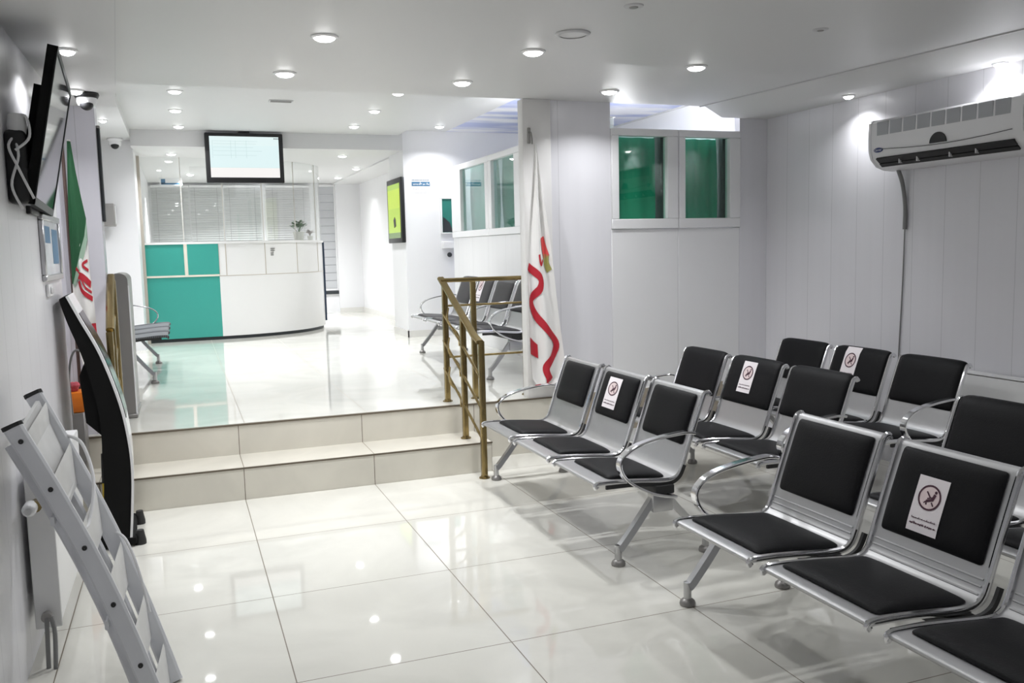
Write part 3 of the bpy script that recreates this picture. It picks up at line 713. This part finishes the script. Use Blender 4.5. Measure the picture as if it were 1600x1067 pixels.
for k, (pts) in enumerate(([(.03, -.51, -.03), (.05, -.555, -.12), (.02, -.555, -.23), (.05, -.545, -.32)], [(.06, -.50, -.02), (.02, -.555, -.08), (.05, -.575, -.17), (.09, -.545, -.28)], [(.03, -.50, .02), (.08, -.53, .03), (.09, -.545, -.05), (.04, -.55, -.10)])): b.tube(spline(pts, 6), .005, 8)
b.build('cables', M_cable, t)
MB().lathe([(.0005, .05), (.03, .045), (.035, .0), (.03, -.03), (.0005, -.035)], (.045, -.50, -.005), 14).build('cable_coil', M_cable, t)

# hanging monitor above the desk
t = thing('hanging_monitor', 'black framed screen showing a bright page, hung under the far ceiling over the desk', 'monitor', (.495, 5.24, ZU))
x0, x1, z0, z1 = -.435, .43, 2.31-ZU, 2.875-ZU
MB().bbox(x0, x1, -.02, .05, z0, z1, .012, 2).build('casing', M_black, t)
MB().box(x0+.05, x1-.05, -.024, -.018, z0+.062, z1-.04).build('screen', screen_mat('lit_page', [(0, (1.0, .98, .96)), (.235, (.72, .92, .92)), (.25, (.80, .97, .98)), (.78, (.83, .98, .98))], 2, 2.372, 2.835, 0.86), t)
mb = MB(); rng = random.Random(5)
mbM = mat('page_lines', (.02, .02, .02), .4, emit=(.60, .80, .80), es=.78)
for z in (.40, .44, .47, .36, .31): mb.box(x0+.09, x0+.09+rng.uniform(.25, .55), -.0255, -.0245, z0+z, z0+z+.003)
for xx in (x0+.08, x0+.28, x0+.33, x0+.45): mb.box(xx, xx+.003, -.0255, -.0245, z0+.28, z0+.48)
mb.build('page_rules', mbM, t)
b = MB()
for k in range(4): b.box(x1-.105+.016*k, x1-.095+.016*k, -.026, -.0245, z1-.066, z1-.053)
b.build('corner_icon', M_navy, t)
MB().bbox(-.06, .06, .0, .06, z1-.01, 0, .004, 1).build('ceiling_mount', M_black, t)

# slim green display on the pier
t = thing('wall_display', 'slim black framed green lit display on the side of the white pier', 'display', (2.37, 5.66, 2.0))
MB().bbox(-.05, 0, -.38, .38, -.41, .40, .01, 2).build('casing', M_black, t)
MB().box(-.054, -.048, -.32, .32, -.35, .33).build('screen', screen_mat('green_page', [(0, (.12, .22, .04)), (.10, (.42, .62, .03)), (.55, (.50, .68, .03)), (.9, (.36, .56, .05))], 2, 1.65, 2.33, .95), t)
mb = MB().prism([(-.10, -.20), (.0, -.22), (.03, -.12), (-.04, -.08), (-.09, -.12)], 0, -.0565, -.0548); mb.build('dark_picture', M_black, t)
# edge-on dark board on the left pilaster
t = thing('edge_strip', 'thin dark upright strip along the corner of the left pilaster', 'trim strip', (-.72, .535, 1.99))
MB().bbox(0, .018, -.03, .03, -.28, .29, .004, 1).build('strip', M_dark, t); MB().bbox(-.0, .020, -.034, .034, .285, .30, .003, 1).build('end_cap', M_grey, t)
# grey box on the recess wall
t = thing('wall_box', 'grey square box on the white wall of the raised hall, left of the teal desk', 'box', (-1.1, 5.45, 1.965))
MB().bbox(0, .17, -.10, .10, -.125, .125, .008, 1).build('cover', M_grey, t); MB().bbox(.169, .176, -.08, .08, -.10, .10, .003, 1).build('front_plate', M_lgrey, t)
# framed notice on the left wall
t = thing('framed_notice', 'narrow framed notice under the television on the left wall', 'picture', (XL, -.64, 1.545))
frame_rect(MB(), 0, 0, 0, .022, -.30, .32, -.16, .155, -.27, .29, -.13, .125).build('frame', M_alu, t)
MB().box(0, .012, -.275, .295, -.135, .13).build('sheet', mat('notice_sheet', (.62, .64, .67), .2, noise=.2, nscale=10), t)
mb = MB(); mb.box(.012, .0135, -.22, -.02, .02, .10); mb.box(.012, .0135, .05, .25, -.08, .09); mb.build('printed_blocks', M_blue, t)
t = thing('wall_switch', 'small white wall switch below the framed notice', 'switch', (XL, -.80, 1.345))
MB().bbox(0, .018, -.055, .055, -.035, .025, .005, 1).build('plate', M_upvc, t); MB().bbox(.017, .024, -.03, .03, -.02, .012, .003, 1).build('rocker', M_lgrey, t)
# dome cameras
for loc, lab, k in (((-.72, -.02, 2.395), 'black and white dome camera under the left dropped ceiling beside the television', 1), ((-.88, 5.40, 2.81), 'small dome camera under the raised hall ceiling edge, left of the reception glass', 1.25)):
    t = thing('dome_camera', lab, 'camera', loc)
    MB().lathe([(.0005, 0), (.062*k, 0), (.066*k, -.012*k), (.058*k, -.028*k), (.04*k, -.03*k)]).build('housing', M_black if k == 1 else M_upvc, t)
    MB().lathe([(.052*k, -.022*k), (.054*k, -.05*k), (.045*k, -.07*k), (.02*k, -.08*k), (.0005, -.081*k)]).build('collar', M_upvc, t)
    MB().lathe([(.0005, -.028*k)]+[(.036*k*math.cos(a), -.062*k-.036*k*math.sin(a)) for a in [PI/2*i/6 for i in range(7)]], (0, -.022*k, 0)).build('lens_dome', M_black, t)

# ------------------------------------------------------------------ kiosk
KY0, KY1 = -.66, -.22
t = thing('information_kiosk', 'black curved floor kiosk leaning back toward the left wall beside the stair', 'kiosk', (-.692, -.44, 0), math.radians(2.6))
R_ = rel((-.70, -.44, 0))
front = spline([(-.846, 0, 1.305), (-.794, 0, 1.185), (-.714, 0, 1.003), (-.642, 0, .753), (-.612, 0, .551), (-.606, 0, .384), (-.618, 0, .20), (-.632, 0, .05)], 5)
fpts = [(p.x, p.z) for p in front]; k = len(fpts); back = []
for i, p in enumerate(front):
    d = (front[min(i+1, k-1)]-front[max(i-1, 0)]).normalized(); nrm = Vector((d.z, 0, -d.x)); th = .034+.096*min(1, i/(k*.6)); q = p+nrm*th; back.append((q.x, q.z))
b = MB(); n2 = 2*k
ring = fpts+back[::-1]; vs = [R_(x, KY0, z) for x, z in ring]+[R_(x, KY1, z) for x, z in ring]
fs = [(i, (i+1) % n2, n2+(i+1) % n2, n2+i) for i in range(n2)]
for o_ in (0, n2): fs += [(o_+i, o_+i+1, o_+n2-2-i, o_+n2-1-i) for i in range(k-1)]
b.add(vs, fs); b.build('body', M_matblk, t)
b = MB().sweep([R_(x+.004, 0, z) for x, z in fpts], [(KY0-.006, -.006), (KY1+.006, -.006), (KY1+.006, .006), (KY0-.006, .006)], side=(0, 1, 0)); b.build('white_front_rim', M_upvc, t)
b = MB().sweep([R_(x+.010, 0, z) for x, z in fpts[4:18]], [(KY0+.05, -.004), (KY1-.05, -.004), (KY1-.05, .004), (KY0+.05, .004)], side=(0, 1, 0)); b.build('touch_screen', mat('kiosk_screen', (.05, .04, .04), .1), t)
MB().prism([R_(x, 0, z)[::2] for x, z in ((-.80, .66), (-.815, .90), (-.795, .95), (-.74, .98), (-.66, .80), (-.66, .60), (-.735, .59))], 1, KY0+.44+.04, KY1+.44-.04).build('computer_housing', M_matblk, t)
MB().bbox(-.125, .10, KY0+.44-.01, KY1+.44+.01, .012, .055, .008, 1).build('base', M_matblk, t)
for y in (KY0+.44+.03, KY1+.44-.03): MB().lathe([(.0005, .075), (.018, .075), (.022, .05), (.028, .02), (.028, 0), (.0005, 0)], (.115, y, 0), 12).build('foot', M_rubber, t)
tag(MB().tube(spline([(-.90, -.10, .62), (-.905, -.10, .80), (-.89, -.12, .92), (-.86, -.16, .985), (-.82, -.20, .98), (-.79, -.24, .93)], 6), .006, 8).build('power_cable', M_gcable), 'dark looped cable between the left wall and the back of the kiosk', 'cable')
# orange box on the top step behind the kiosk with pink rag
t = thing('storage_box', 'orange box on a grey base behind the kiosk on the raised floor edge', 'box', (-.935, .16, Z1))
MB().bbox(-.085, .075, -.07, .07, 0.0, .40, .006, 1).build('grey_base', M_grey, t); MB().bbox(-.09, .08, -.075, .075, .40, .52, .01, 2).build('orange_lid', M_orange, t)
b = MB()
for i in range(7):
    a = i*2.4; b.lathe([(.0005, -.022), (.017, -.013), (.022, 0), (.016, .014), (.0005, .02)], (.02+.028*math.cos(a)*(i/6), -.03+.03*math.sin(a)*(i/6), .535+.012*(i % 3)), 8)
tag(b.build('cleaning_cloth', mat('rose_cloth', (.55, .10, .13), .8, noise=.3, nscale=30), None, (-.935, .16, Z1)), 'crumpled rose cloth lying on the orange box', 'cloth')
t = thing('scraper', 'yellow and black handled tool standing on the floor behind the kiosk, against the step', 'tool', (-.775, -.03, 0))
MB().tube([(0, 0, .0), (0.004, .012, .20)], .014, 10).build('yellow_shaft', M_yellow, t); MB().tube([(.004, .012, .20), (.010, .018, .37)], .016, 10).build('black_grip', M_rubber, t)

# ------------------------------------------------------------------ ladder leaning on the left wall
t = thing('step_ladder', 'folded aluminium step ladder leaning against the left wall in the foreground', 'ladder', (-.43, -2.18, 0))
R_ = rel((-.43, -2.18, 0))
TN, BN = Vector((-.815, -2.40, .965)), Vector((-.425, -2.60, .0))
TF, BF = Vector((-.815, -1.95, 1.00)), Vector((-.40, -2.30, .0))
def lp(A, B, s, off=0.0):
    p = A.lerp(B, s); d = (B-A).normalized(); nrm = Vector((-d.z, 0, d.x)).normalized(); nrm = nrm if nrm.x > 0 else -nrm
    return Vector(R_(*(p+nrm*off)))
bow = lambda s: .028*math.sin(PI*s)
for A, B in ((TN, BN), (TF, BF)):
    o = MB().strip([lp(A, B, s/12, bow(s/12)) for s in range(13)], .024, .058, side=(0, 1, 0)).build('side_rail', M_lad, t)
    MB().strip([lp(A, B, -.012), lp(A, B, .0)], .028, .062, side=(0, 1, 0)).build('end_cap', M_rubber, o)
    b = MB()
    for s in (.045, .21, .41, .60, .80):
        q = lp(A, B, s, bow(s)); yy = q.y-.013 if A is TN else q.y+.013
        b.lathe([(.0005, -.004), (.007, -.004), (.009, .004), (.0005, .004)], (q.x, yy, q.z), 10, axis=1)
    b.build('bolts', M_rubber, o)
for s in (.10, .25, .42, .60, .78, .94):
    a, c = lp(TN, BN, s, bow(s)), lp(TF, BF, s, bow(s))
    d = (BN-TN).normalized(); b = MB()
    w = (BN-TN).normalized()*-.085+Vector((.022, 0, .008)); e = .014
    A0, A1, C0, C1 = a-w*.55+Vector((0, e, 0)), a+w*.9+Vector((0, e, 0)), c-w*.55-Vector((0, e, 0)), c+w*.9-Vector((0, e, 0)); dn = Vector((0.004, 0, -.022))
    b.add([A0, A1, C1, C0, A0+dn, A1+dn, C1+dn, C0+dn], [(0, 1, 2, 3), (7, 6, 5, 4), (0, 4, 5, 1), (1, 5, 6, 2), (2, 6, 7, 3), (3, 7, 4, 0)])
    b.build('tread', M_ladw, t)
for A, B in ((TN+Vector((0, .06, 0)), BN+Vector((0, .05, 0))), (TF-Vector((0, .06, 0)), BF-Vector((0, .05, 0)))):
    MB().strip([lp(A, B, .05+s/12*.93, bow(s/12)-.045) for s in range(13)], .022, .03, side=(0, 1, 0)).build('rear_rail', M_lad, t)
for s in (.3, .65, .95):
    a, c = lp(TN, BN, s, bow(s)-.045), lp(TF, BF, s, bow(s)-.045); MB().bar(a, c, .03, .012, side=(0, 0, 1)).build('rear_brace', M_lad, t)
a, c = lp(TN, BN, .02, .012), lp(TF, BF, .02, .012)
b = MB(); d1 = lp(TN, BN, .30, .012)-a
b.add([a+Vector((0, .02, 0)), c-Vector((0, .02, 0)), c-Vector((0, .02, 0))+d1, a+Vector((0, .02, 0))+d1, a+Vector((-.012, .02, 0)), c+Vector((-.012, -.02, 0)), c+Vector((-.012, -.02, 0))+d1, a+Vector((-.012, .02, 0))+d1], [(0, 1, 2, 3), (7, 6, 5, 4), (0, 4, 5, 1), (1, 5, 6, 2), (2, 6, 7, 3), (3, 7, 4, 0)])
b.build('top_platform', M_ladw, t)
MB().tube(spline([lp(TF, BF, .16, .04), lp(TF, BF, .20, .08)-Vector((0, .05, 0)), lp(TF, BF, .30, .08)-Vector((0, .16, 0)), lp(TN, BN, .37, .05)+Vector((0, .10, 0)), lp(TN, BN, .36, .035)+Vector((0, .03, 0))], 6), .006, 8).build('upper_cord', M_cable, t)
MB().tube(spline([lp(TF, BF, .50, .04), lp(TF, BF, .53, .07)-Vector((0, .05, 0)), lp(TF, BF, .62, .07)-Vector((0, .09, 0)), lp(TF, BF, .74, .05)-Vector((0, .13, 0))], 6), .005, 8).build('lower_cord', M_cable, t)

# ------------------------------------------------------------------ radiators
def radiator(name, label, loc, face, L, z0, z1, valves):
    """face +1: mounted on a wall to its left; runs along Y from 0 to L"""
    t = thing(name, label, 'radiator', loc)
    s = face
    X_ = lambda a, c: (a, c) if s > 0 else (-c, -a)
    MB().bbox(*X_(.085, .10), 0, L, z0+.01, z1-.01, .005, 2).build('front_panel', M_rad, t)
    MB().bbox(*X_(.02, .035), 0, L, z0+.01, z1-.01, .005, 2).build('rear_panel', M_rad, t)
    for y in (-.002, L-.006): MB().bbox(*X_(.015, .104), y, y+.008, z0, z1, .003, 1).build('end_cover', M_rad, t)
    b = MB().bbox(*X_(.015, .104), 0, L, z1-.006, z1+.002, .003, 1)
    b.build('top_grille', M_rad, t)
    b = MB()
    for i in range(int(L/.045)): x_ = X_(.04, .08); b.box(*x_, .02+i*.045, .024+i*.045, z0+.02, z1-.02)
    b.build('fins', M_lgrey, t)
    b = MB()
    for y in (.15, L-.15): b.box(*X_(0, .03), y-.02, y+.02, z0+.1, z1-.1)
    b.build('wall_brackets', M_lgrey, t)
    if valves:
        v = MB().lathe([(.0005, -.05), (.020, -.05), (.022, -.01), (.016, 0), (.012, .02)], (.06, -.045, z1-.085), 14, axis=1).build('valve_body', M_brass, t)
        MB().lathe([(.0005, 0), (.020, 0), (.024, -.015), (.024, -.06), (.020, -.075), (.012, -.085), (.0005, -.085)], (.045, -.07, z1-.085), 16, axis=1).build('thermostat_head', M_upvc, t)
        MB().lathe([(.0005, -.02), (.02, -.02), (.022, 0), (.02, .03), (.0005, .03)], (.085, -.06, z1-.085), 14, axis=0).build('valve_cap', M_upvc, t)
        MB().lathe([(.0005, -.025), (.018, -.025), (.018, 0), (.012, .02)], (.06, -.03, z0+.06), 14, axis=1).build('lower_valve', M_grey, t)
        b = MB(); b.tube(spline([(.06, -.05, z0+.06), (.06, -.055, z0+.02), (.055, -.055, -.0)], 4), .008, 8); b.tube(spline([(.075, -.05, z0+.06), (.085, -.06, z0), (.08, -.07, -.0)], 4), .008, 8)
        b.build('pipes', M_gcable, t)
    return t
radiator('panel_radiator', 'white panel radiator on the left wall behind the step ladder', (XL+.004, -1.95, 0), 1, .92, .13, .70, True)
radiator('panel_radiator', 'white panel radiator low on the right wall behind the bench at the picture edge', (XR-.004, -3.6, 0), -1, 2.08, .15, .70, False)

# ------------------------------------------------------------------ air conditioner
t = thing('air_conditioner', 'white split air conditioner with a grey grille high on the right wall', 'air conditioner', (XR, -1.50, 1.925))
YA, YB = -.545, .545
pr = [(0, .01), (0, .315), (-.10, .322), (-.205, .312), (-.222, .295), (-.226, .20), (-.222, .12), (-.205, .07), (-.16, .025), (-.10, .005), (-.03, 0)]
MB().prism(pr, 1, YA, YB).build('body', M_ac, t)
for y in (YA-.008, YB-.012): MB().prism([(x*1.02, z*1.01) for x, z in pr], 1, y, y+.02).build('end_cap', M_ac, t)
b = MB()
for i in range(9):
    y0 = YA+.07+i*.108; b.box(-.2265, -.222, y0, y0+.094, .215, .298)
gr = b.build('grille', M_acg, t)
b = MB().sweep([(-.228, YB-.10-.009*i*i/9*0-.085*i, .13-.022*math.sin(PI*i/11)) for i in range(12)], [(-.002, -.0015), (.002, -.0015), (.002, .0015), (-.002, .0015)]); b.build('trim_line', M_black, t)
MB().prism([(.06*math.cos(a), .118+.06*math.sin(a)) for a in [PI*i/14 for i in range(15)]], 0, -.231, -.222).build('sensor_window', M_black, t)
MB().sweep([(-.2015+0.0, y, .062) for y in (YA+.05, YB-.05)], [(0, 0)]*0 or [(-.02, -.006), (.02, -.006), (.02, .006), (-.02, .006)], side=(.75, 0, -.66)).build('air_slot', M_black, t)
MB().sweep([(-.176, y, .034) for y in (YA+.05, YB-.05)], [(-.014, -.005), (.014, -.005), (.014, .005), (-.014, .005)], side=(.75, 0, -.66)).build('lower_slot', M_black, t)
b = MB()
for y in (YA+.30, YA+.48, YA+.72, YA+.86): b.box(-.205, -.165, y, y+.006, .030, .072)
b.build('vanes', M_ac, t)
lg = MB().prism([(.036*math.cos(a)+YB-.075, .125+.015*math.sin(a)) for a in [2*PI*i/24 for i in range(24)]], 0, -.2275, -.221).build('logo_badge', M_oval, t)
cu = bpy.data.curves.new('logo_lettering', 'FONT'); cu.body = 'Carrier'; cu.size = .020; cu.align_x = 'CENTER'; cu.align_y = 'CENTER'; cu.extrude = .0004; cu.shear = .25
to = bpy.data.objects.new('logo_lettering', cu); COL.objects.link(to)
dg = bpy.context.evaluated_depsgraph_get(); me = bpy.data.meshes.new_from_object(to.evaluated_get(dg)); bpy.data.objects.remove(to)
me.materials.clear(); me.materials.append(M_upvc)
lt = link('logo_lettering', me, lg, (-.2282, YB-.075, .125)); lt.rotation_euler = (PI/2, 0, -PI/2)
# pipe and cable under it
t = thing('air_conditioner_pipe', 'grey drain hose and thin cable hanging down the right wall under the air conditioner', 'hose', (XR-.02, -1.05, .60))
MB().tube(spline([(-.03, .03, 1.33), (-.012, .01, 1.24), (.004, 0, 1.10), (.004, 0.0, .95)], 6), .013, 10).build('drain_hose', M_gcable, t)
MB().tube(spline([(.010, .005, .95), (.012, .015, .60), (.012, .03, .25), (.012, .04, .0)], 6), .004, 8).build('thin_cable', M_gcable, t)

# ------------------------------------------------------------------ pier wall fittings
t = thing('wall_sign', 'small blue lettered sign on the white pier wall', 'sign', (2.585, 5.30, 2.29))
MB().box(-.125, .125, -.003, 0, -.085, .085).build('plate', M_upvc, t)
mb = MB(); rng = random.Random(11)
fn = lambda x, y: (x, -.0045, y)
mb.use(M_blue); scribble(mb, fn, -.115, .115, .068, .012, rng, .006); mb.add([fn(-.117, -.005), fn(.117, -.005), fn(.117, .048), fn(-.117, .048)], [(0, 1, 2, 3)])
mb.use(M_upvc); fn = lambda x, y: (x, -.006, y); scribble(mb, fn, -.10, .11, .018, .034, rng, .008)
mb.use(M_lgrey); fn = lambda x, y: (x, -.0045, y); scribble(mb, fn, -.11, .11, -.04, .02, rng, .005); scribble(mb, fn, -.08, .10, -.07, .014, rng, .004)
mb.build('lettering', None, t, fix=False)
t = thing('wall_tray', 'white wall tray with a black round knob under the teal hatch', 'tray', (2.91, 5.30, 1.55))
MB().bbox(-.075, .075, -.05, 0, -.045, .045, .006, 1).build('tray', M_upvc, t); MB().lathe([(.0005, -.03), (.022, -.03), (.03, -.015), (.03, 0)], (.02, 0, -.125), 16, axis=1).build('knob', M_dark, t)

# ------------------------------------------------------------------ reception desk
t = thing('reception_desk', 'curved white reception desk with a teal left end and glass screen above', 'desk', (.19, 6.45, Z2))
R_ = rel((.19, 6.45, Z2))
curve = [(-.69, 6.42), (.19, 6.44)]+[(p.x, p.y) for p in spline([(.19, 6.44, 0), (.60, 6.50, 0), (1.0, 6.66, 0), (1.35, 6.92, 0), (1.60, 7.30, 0), (1.68, 7.55, 0)], 5)][1:]
def wall_along(pts, z0, z1, th, off=0.0):
    b = MB(); P = [Vector((x, y, 0)) for x, y in pts]; k = len(P); vs = []
    for i, p in enumerate(P):
        d = (P[min(i+1, k-1)]-P[max(i-1, 0)]).normalized(); nn = Vector((-d.y, d.x, 0))
        for q in (p+nn*(-off), p+nn*(th-off)):
            for z in (z0, z1): vs.append(R_(q.x, q.y, z))
    fs = []
    for i in range(k-1):
        a, c = 4*i, 4*(i+1)
        fs += [(a, a+1, c+1, c), (a+2, c+2, c+3, a+3), (a+1, a+3, c+3, c+1), (a, c, c+2, a+2)]
    fs += [(0, 2, 3, 1), (4*k-4, 4*k-3, 4*k-1, 4*k-2)]
    return b.add(vs, fs)
wall_along(curve[1:], .445, 1.225, .04).build('white_front', M_lam, t)
wall_along(curve[:2], .445, 1.225, .04).build('teal_front', M_teal, t)
wall_along(curve, Z2, .445, .03, -.03).build('plinth', M_dark, t)
up = wall_along(curve[1:], 1.225, 1.635, .04).build('white_upper_panel', M_lam, t)
for x0, x1 in ((-.685, -.225), (-.185, .19)): wall_along([(x0, 6.42), (x1, 6.43)], 1.245, 1.635, .04).build('teal_tile', M_teal, t)
b = wall_along([(-.69, 6.42), (.19, 6.44)], 1.222, 1.246, .05, .012); b2 = wall_along([(-.225, 6.42), (-.185, 6.43)], 1.24, 1.64, .045, .006); b.add(b2.v, b2.f); b2 = wall_along([(-.70, 6.42), (-.685, 6.42)], Z2+.02, 1.64, .045, .004); b.add(b2.v, b2.f)
b.build('cream_trim', M_trimc, t)
wall_along(curve, 1.635, 1.665, .30, .015).build('counter_top', M_lam, t)
# seams of the upper panels, and the screen divisions
ks = [3, 8, 14, 19]
cuts = [1, 4, 8, 12, 16, 20]
seg_l = [(curve[i], curve[min(i+1, len(curve)-1)]) for i in range(len(curve)-1)]
b = MB()
def on_curve(xq):
    for (a, c) in zip(curve, curve[1:]):
        if a[0] <= xq <= c[0]: f = (xq-a[0])/(c[0]-a[0]); return xq, a[1]+(c[1]-a[1])*f
    return curve[-1]
divs = [-.215, .28, .78, 1.22, 1.56]
for xq in divs[1:]:
    x, y = on_curve(xq); px, py, pz = R_(x, y, 1.23); b.box(px-.004, px+.004, py-.004, py+.02, pz, 1.635-Z2)
b.box(*[v for v in (R_(.19, 0, 0)[0], R_(.195, 0, 0)[0])], -.006-.01, .02, 1.225-Z2, 1.635-Z2)
b2 = wall_along(curve[1:], 1.221, 1.228, .04, .0025); b.add(b2.v, b2.f)
b.build('panel_seams', mat('seam_beige', (.50, .44, .36), .4), t)
gcurve = [(x, y+.05) for x, y in curve]
gl = wall_along(gcurve[:], 1.665, ZB-.002, .008).build('glass_screen', M_glass, t)
b = MB()
for xq in divs:
    x, y = on_curve(xq); px, py, pz = R_(x, y+.05, 1.665); b.box(px-.005, px+.005, py-.006, py+.016, pz, ZB-.002-Z2)
b.build('screen_mullions', mat('mullion_grey', (.62, .60, .56), .3), gl)
b = MB().box(*[R_(1.665, 0, 0)[0], R_(1.70, 0, 0)[0]], 1.07, 1.12, .10, 1.24); b.build('navy_end_edge', M_navy, t)
mb = MB().use(M_grey); rng = random.Random(2)
x, y = on_curve(.86); q = R_(x, y, 1.5)
for z in (1.56, 1.535, 1.50, 1.475): 
    w_ = rng.uniform(.03, .05); mb.box(q[0]-w_, q[0]+w_, q[1]-.004, q[1]+.01, z-Z2-.006, z-Z2+.006)
mb.build('small_lettering', None, t)
# post at the wall end of the glass
tag(MB().bbox(-.715, -.675, 6.37, 6.40, Z2, 2.80, .004, 1).build('wall_post', mat('bronze_post', (.50, .46, .40), .35, .3)), 'slim upright post where the reception glass meets the left wall', 'post')
# things behind the glass
G5 = 'venetian blinds behind the reception glass'
for x0, x1, s in ((-.66, -.07, 'left one of the four'), (-.05, .47, 'second from the left'), (.50, 1.10, 'third from the left'), (1.20, 1.95, 'rightmost, paler one')):
    t = thing('venetian_blind', 'pale venetian blind on the far office wall, '+s, 'blind', ((x0+x1)/2, 10.56, 1.6), 0, G5)
    w_ = (x1-x0)/2; MB().bbox(-w_, w_, -.03, .03, 1.04, 1.08, .004, 1).build('head_rail', M_upvc, t)
    b = MB()
    for i in range(24):
        z = .10+i*.039; b.add([(-w_, -.012, z), (w_, -.012, z), (w_, .012, z+.027), (-w_, .012, z+.027)], [(0, 1, 2, 3)])
    b.build('slats', M_slat if x0 < 1.1 else M_upvc, t, fix=False)
    b = MB()
    for xx in (-w_*.7, w_*.7): b.tube([(xx, -.02, .09), (xx, -.02, 1.05)], .003, 6)
    b.build('cords', M_lgrey, t); MB().bbox(-w_, w_, -.02, .02, .07, .09, .003, 1).build('bottom_rail', M_upvc, t)
# sign behind the glass
t = thing('office_sign', 'small white sign with a blue strip, high behind the left part of the reception glass', 'sign', (-.33, 9.0, 2.61))
MB().box(-.16, .16, 0, .006, -.05, .06).build('plate', M_upvc, t)
b = MB(); b.box(-.14, -.08, -.003, 0, -.03, .045); b.box(-.14, .13, -.003, 0, -.04, -.015); b.build('blue_print', M_blue, t)
b = MB()
for xx in (-.13, .13): b.box(xx-.002, xx+.002, .001, .005, .06, .112)
b.build('hanging_wires', M_lgrey, t)
# plants on the counter
rng = random.Random(21)
for (x, y, lab, sc, M_) in ((1.31, 7.23, 'bushy green pot plant on the right end of the reception counter', 1.35, M_leaf), (1.50, 7.47, 'thin brownish pot plant at the far right end of the reception counter', .75, mat('dry_leaf', (.30, .24, .20), .6, noise=.2))):
    t = thing('potted_plant', lab, 'plant', (x, y, 1.666))
    MB().lathe([(.0005, 0), (.045*sc, 0), (.06*sc, .09*sc), (.052*sc, .09*sc), (.05*sc, .08*sc), (.0005, .08*sc)]).build('pot', M_pot, t)
    b = MB(); st = MB()
    for i in range(110):
        a = rng.uniform(0, 2*PI); e = rng.uniform(.1, 1.2); r = rng.uniform(.03, .075)*sc; c = Vector((r*math.cos(a)*math.cos(e), r*math.sin(a)*math.cos(e), (.13*sc+r*math.sin(e))))
        d = Vector((math.cos(a), math.sin(a), rng.uniform(-.2, .6))).normalized(); sd = d.cross(Vector((0, 0, 1))).normalized()*.018*sc; L = .045*sc
        b.add([c, c+d*L*.5+sd, c+d*L, c+d*L*.5-sd], [(0, 1, 2, 3)])
        if i % 6 == 0: st.tube([(0, 0, .08*sc), c], .002, 5)
    b.build('foliage', M_, t, fix=False); st.build('stems', M_, t)
# low window with a blind at the corridor's far end
w = struct('window_6', frame_rect(MB(), 1, 0, 10.58, 10.66, 2.08, 2.40, .80, 2.70, 2.10, 2.38, .84, 2.66), M_upvc)
b = MB()
for i in range(13): z = .85+i*.14; b.box(2.10, 2.38, 10.60, 10.62, z, z+.128)
b.build('shutter_slats', M_slatd, w)
MB().box(2.08, 2.40, 10.56, 10.585, .74, .80).build('sill', M_dark, w)
